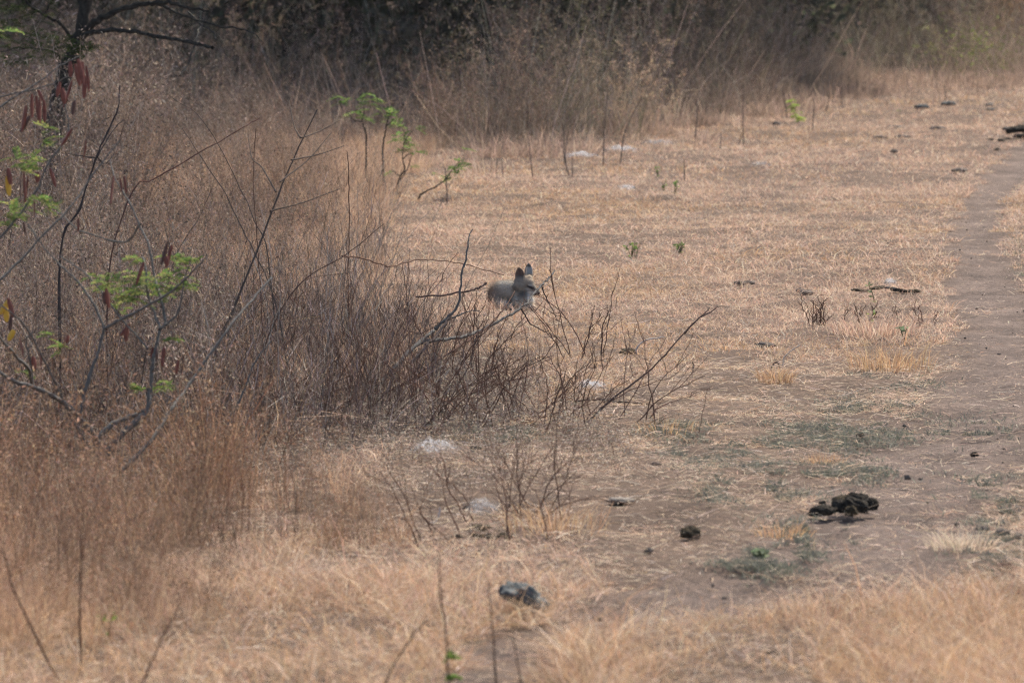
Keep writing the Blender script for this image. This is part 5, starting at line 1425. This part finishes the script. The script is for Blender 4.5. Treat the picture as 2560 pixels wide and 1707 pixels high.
        # bib and throat
        c = put(((z < 0.112) & (z > 0.02) & (x > 0.045) & (x < 0.10)) * 0.9, (0.50, 0.46, 0.41))
        c = put(((z < 0.05) & (y < -0.02) & (x > -0.03)) * 0.8, (0.42, 0.34, 0.25))
        c = put(np.clip(1.6 - np.linalg.norm((P - [0.016, -0.055, 0.094]) / [0.026, 0.06, 0.018], axis=1), 0, 1) * 0.85, (0.085, 0.078, 0.072))  # shade under the jaw, painted into the throat fur
        c = put(((x > 0.085) & (z > 0.085) & (z < 0.103)) * 1.0, (0.05, 0.045, 0.042))
        # ears
        en = np.clip((z - 0.178 - 0.9 * np.clip(x - 0.006, 0, 1)) / 0.03, 0, 1) * (x < 0.036)
        c = put(en * 0.92, (0.10, 0.068, 0.058))
        ef = (z > 0.213) & (x >= 0.034)
        c = put(ef * 0.95, (0.21, 0.22, 0.225))
        c = put((ef & (z > 0.258)) * 0.9, (0.06, 0.055, 0.052))
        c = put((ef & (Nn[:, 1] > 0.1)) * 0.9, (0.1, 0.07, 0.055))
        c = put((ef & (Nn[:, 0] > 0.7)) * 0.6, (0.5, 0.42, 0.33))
        # dark tear line from the shut eye to the nose
        def seg(a, b, w):
            a, b = np.array(a), np.array(b)
            t = np.clip(((P - a) @ (b - a)) / ((b - a) @ (b - a)), 0, 1)
            return np.clip(1.6 - np.linalg.norm(P - a - t[:, None] * (b - a), axis=1) / w, 0, 1)
        c = put(seg((0.046, -0.047, 0.146), (0.080, -0.052, 0.131), 0.0075), (0.03, 0.026, 0.024))
        c = put(seg((-0.040, -0.035, 0.138), (-0.012, -0.052, 0.112), 0.012) * 0.75, (0.10, 0.09, 0.08))  # shade where cheek meets neck, painted as a dark line
        c = put(seg((0.0, -0.055, 0.150), (0.034, -0.056, 0.150), 0.008) * 0.6, (0.13, 0.112, 0.095))
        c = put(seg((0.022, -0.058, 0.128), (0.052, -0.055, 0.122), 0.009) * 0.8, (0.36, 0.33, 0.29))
        c = put(seg((0.080, -0.052, 0.131), (0.098, -0.062, 0.116), 0.006) * 0.8, (0.05, 0.042, 0.038))
        c = put(seg((0.048, -0.047, 0.153), (0.070, -0.046, 0.149), 0.004) * 0.7, (0.34, 0.31, 0.27))
        c = put(np.clip(1.5 - np.linalg.norm(P - [0.113, -0.061, 0.106], axis=1) / 0.010, 0, 1), (0.02, 0.018, 0.018))
        return np.clip(c * 1.22 * (0.82 + 0.36 * np.modf(np.abs(np.sin(P @ [127.1, 311.7, 74.7]) * 4375.85))[0][:, None]), 0.01, 0.9)
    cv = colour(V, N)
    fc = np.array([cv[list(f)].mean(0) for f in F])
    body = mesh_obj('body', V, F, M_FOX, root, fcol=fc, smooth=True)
    # short coat
    k = r.choice(nv, 9000)
    P, Nn = V[k], N[k]
    ok = P[:, 2] > 0.012
    P, Nn = P[ok], Nn[ok]
    m = len(P)
    flow = np.array([-0.6, 0.5, -0.25])
    earm = (P[:, 2] > 0.2)
    head = (P[:, 2] > 0.12) & (P[:, 0] > -0.03)
    L = np.where(earm, 0.004, np.where(head, 0.007, 0.014)) * (0.7 + 0.6 * r.random(m))
    d = Nn * 0.8 + flow * 0.7 + r.normal(0, 0.25, (m, 3)); d /= np.linalg.norm(d, axis=1)[:, None]
    tip = P + d * L[:, None]
    s = np.cross(d, r.normal(0, 1, (m, 3))); s /= np.linalg.norm(s, axis=1)[:, None]; s *= 0.0007
    Q = np.stack([P - s, P + s, tip + s * 0.3, tip - s * 0.3], 1)
    soup_obj('fur', Q, np.clip(cv[k][ok] * (0.85 + 0.4 * r.random((m, 1))), 0.01, 0.9), M_FUR, root)
    def small(name, c, s, mat):
        V2, F2 = lump(r, s[0], s[1], s[2], 0.02, 12, 8, 0, 0, 2)
        mesh_obj(name, V2 + np.array(c), F2, mat, root, smooth=True, fcol=np.full((len(F2), 3), 0.01))
    for (gx, gy, gn, gh, gs) in [(-0.13, -0.10, 90, 0.10, 0.18), (-0.04, -0.12, 80, 0.08, 0.16), (0.04, -0.14, 50, 0.06, 0.13), (-0.20, -0.02, 70, 0.12, 0.14)]:
        gb = org + np.array([gx, gy, 0.0]); gb[2] = float(height(gb[:1], gb[1:2])[0]) - 0.01
        q, c = tuft(r, gn, gh, gs, STRAW, 0.0032, 0.7, 0.6)
        tag(soup_obj('grass_tuft', q + gb, c, M_GRASS, None, gb), 'dry grass tuft overlapping the lying fox', 'grass tuft', 'grass tufts in front of the fox')
    small('nose', (0.1165, -0.063, 0.107), (0.007, 0.007, 0.006), M_NOSE)
    small('eye', (0.062, -0.045, 0.141), (0.006, 0.005, 0.003), M_NOSE)
    small('eye', (0.086, -0.012, 0.146), (0.006, 0.005, 0.003), M_NOSE)
M_FOX = fibre_mat('fox_coat', 0.0)
M_FUR = fibre_mat('fox_fur', 0.35)
M_NOSE = rough_mat('wet_black_nose', (0.01, 0.01, 0.01), (0.02, 0.02, 0.02), 40, 0.1, 0.35, 0.5)
build_fox()


# ------------------------------------------------------------------ thin air haze
def build_haze():
    lo, hi = np.array([-60.0, -3.0, -1.2]), np.array([60.0, 130.0, 14.0])
    V = np.array([[x, y, z] for x in (lo[0], hi[0]) for y in (lo[1], hi[1]) for z in (lo[2], hi[2])])
    F = np.array([[0, 1, 3, 2], [4, 6, 7, 5], [0, 4, 5, 1], [2, 3, 7, 6], [0, 2, 6, 4], [1, 5, 7, 3]], np.int32)
    m, nt, out = new_mat('haze_air')
    v = nt.nodes.new('ShaderNodeVolumePrincipled')
    v.inputs['Color'].default_value = (0.95, 0.97, 1.0, 1)
    v.inputs['Density'].default_value = HAZE
    nt.links.new(v.outputs[0], out.inputs['Volume'])
    o = mesh_obj('haze', V, F, m)
    tag(o, 'thin pale haze filling the air over the clearing', 'haze', kind='stuff')
HAZE = 0.00013
build_haze()
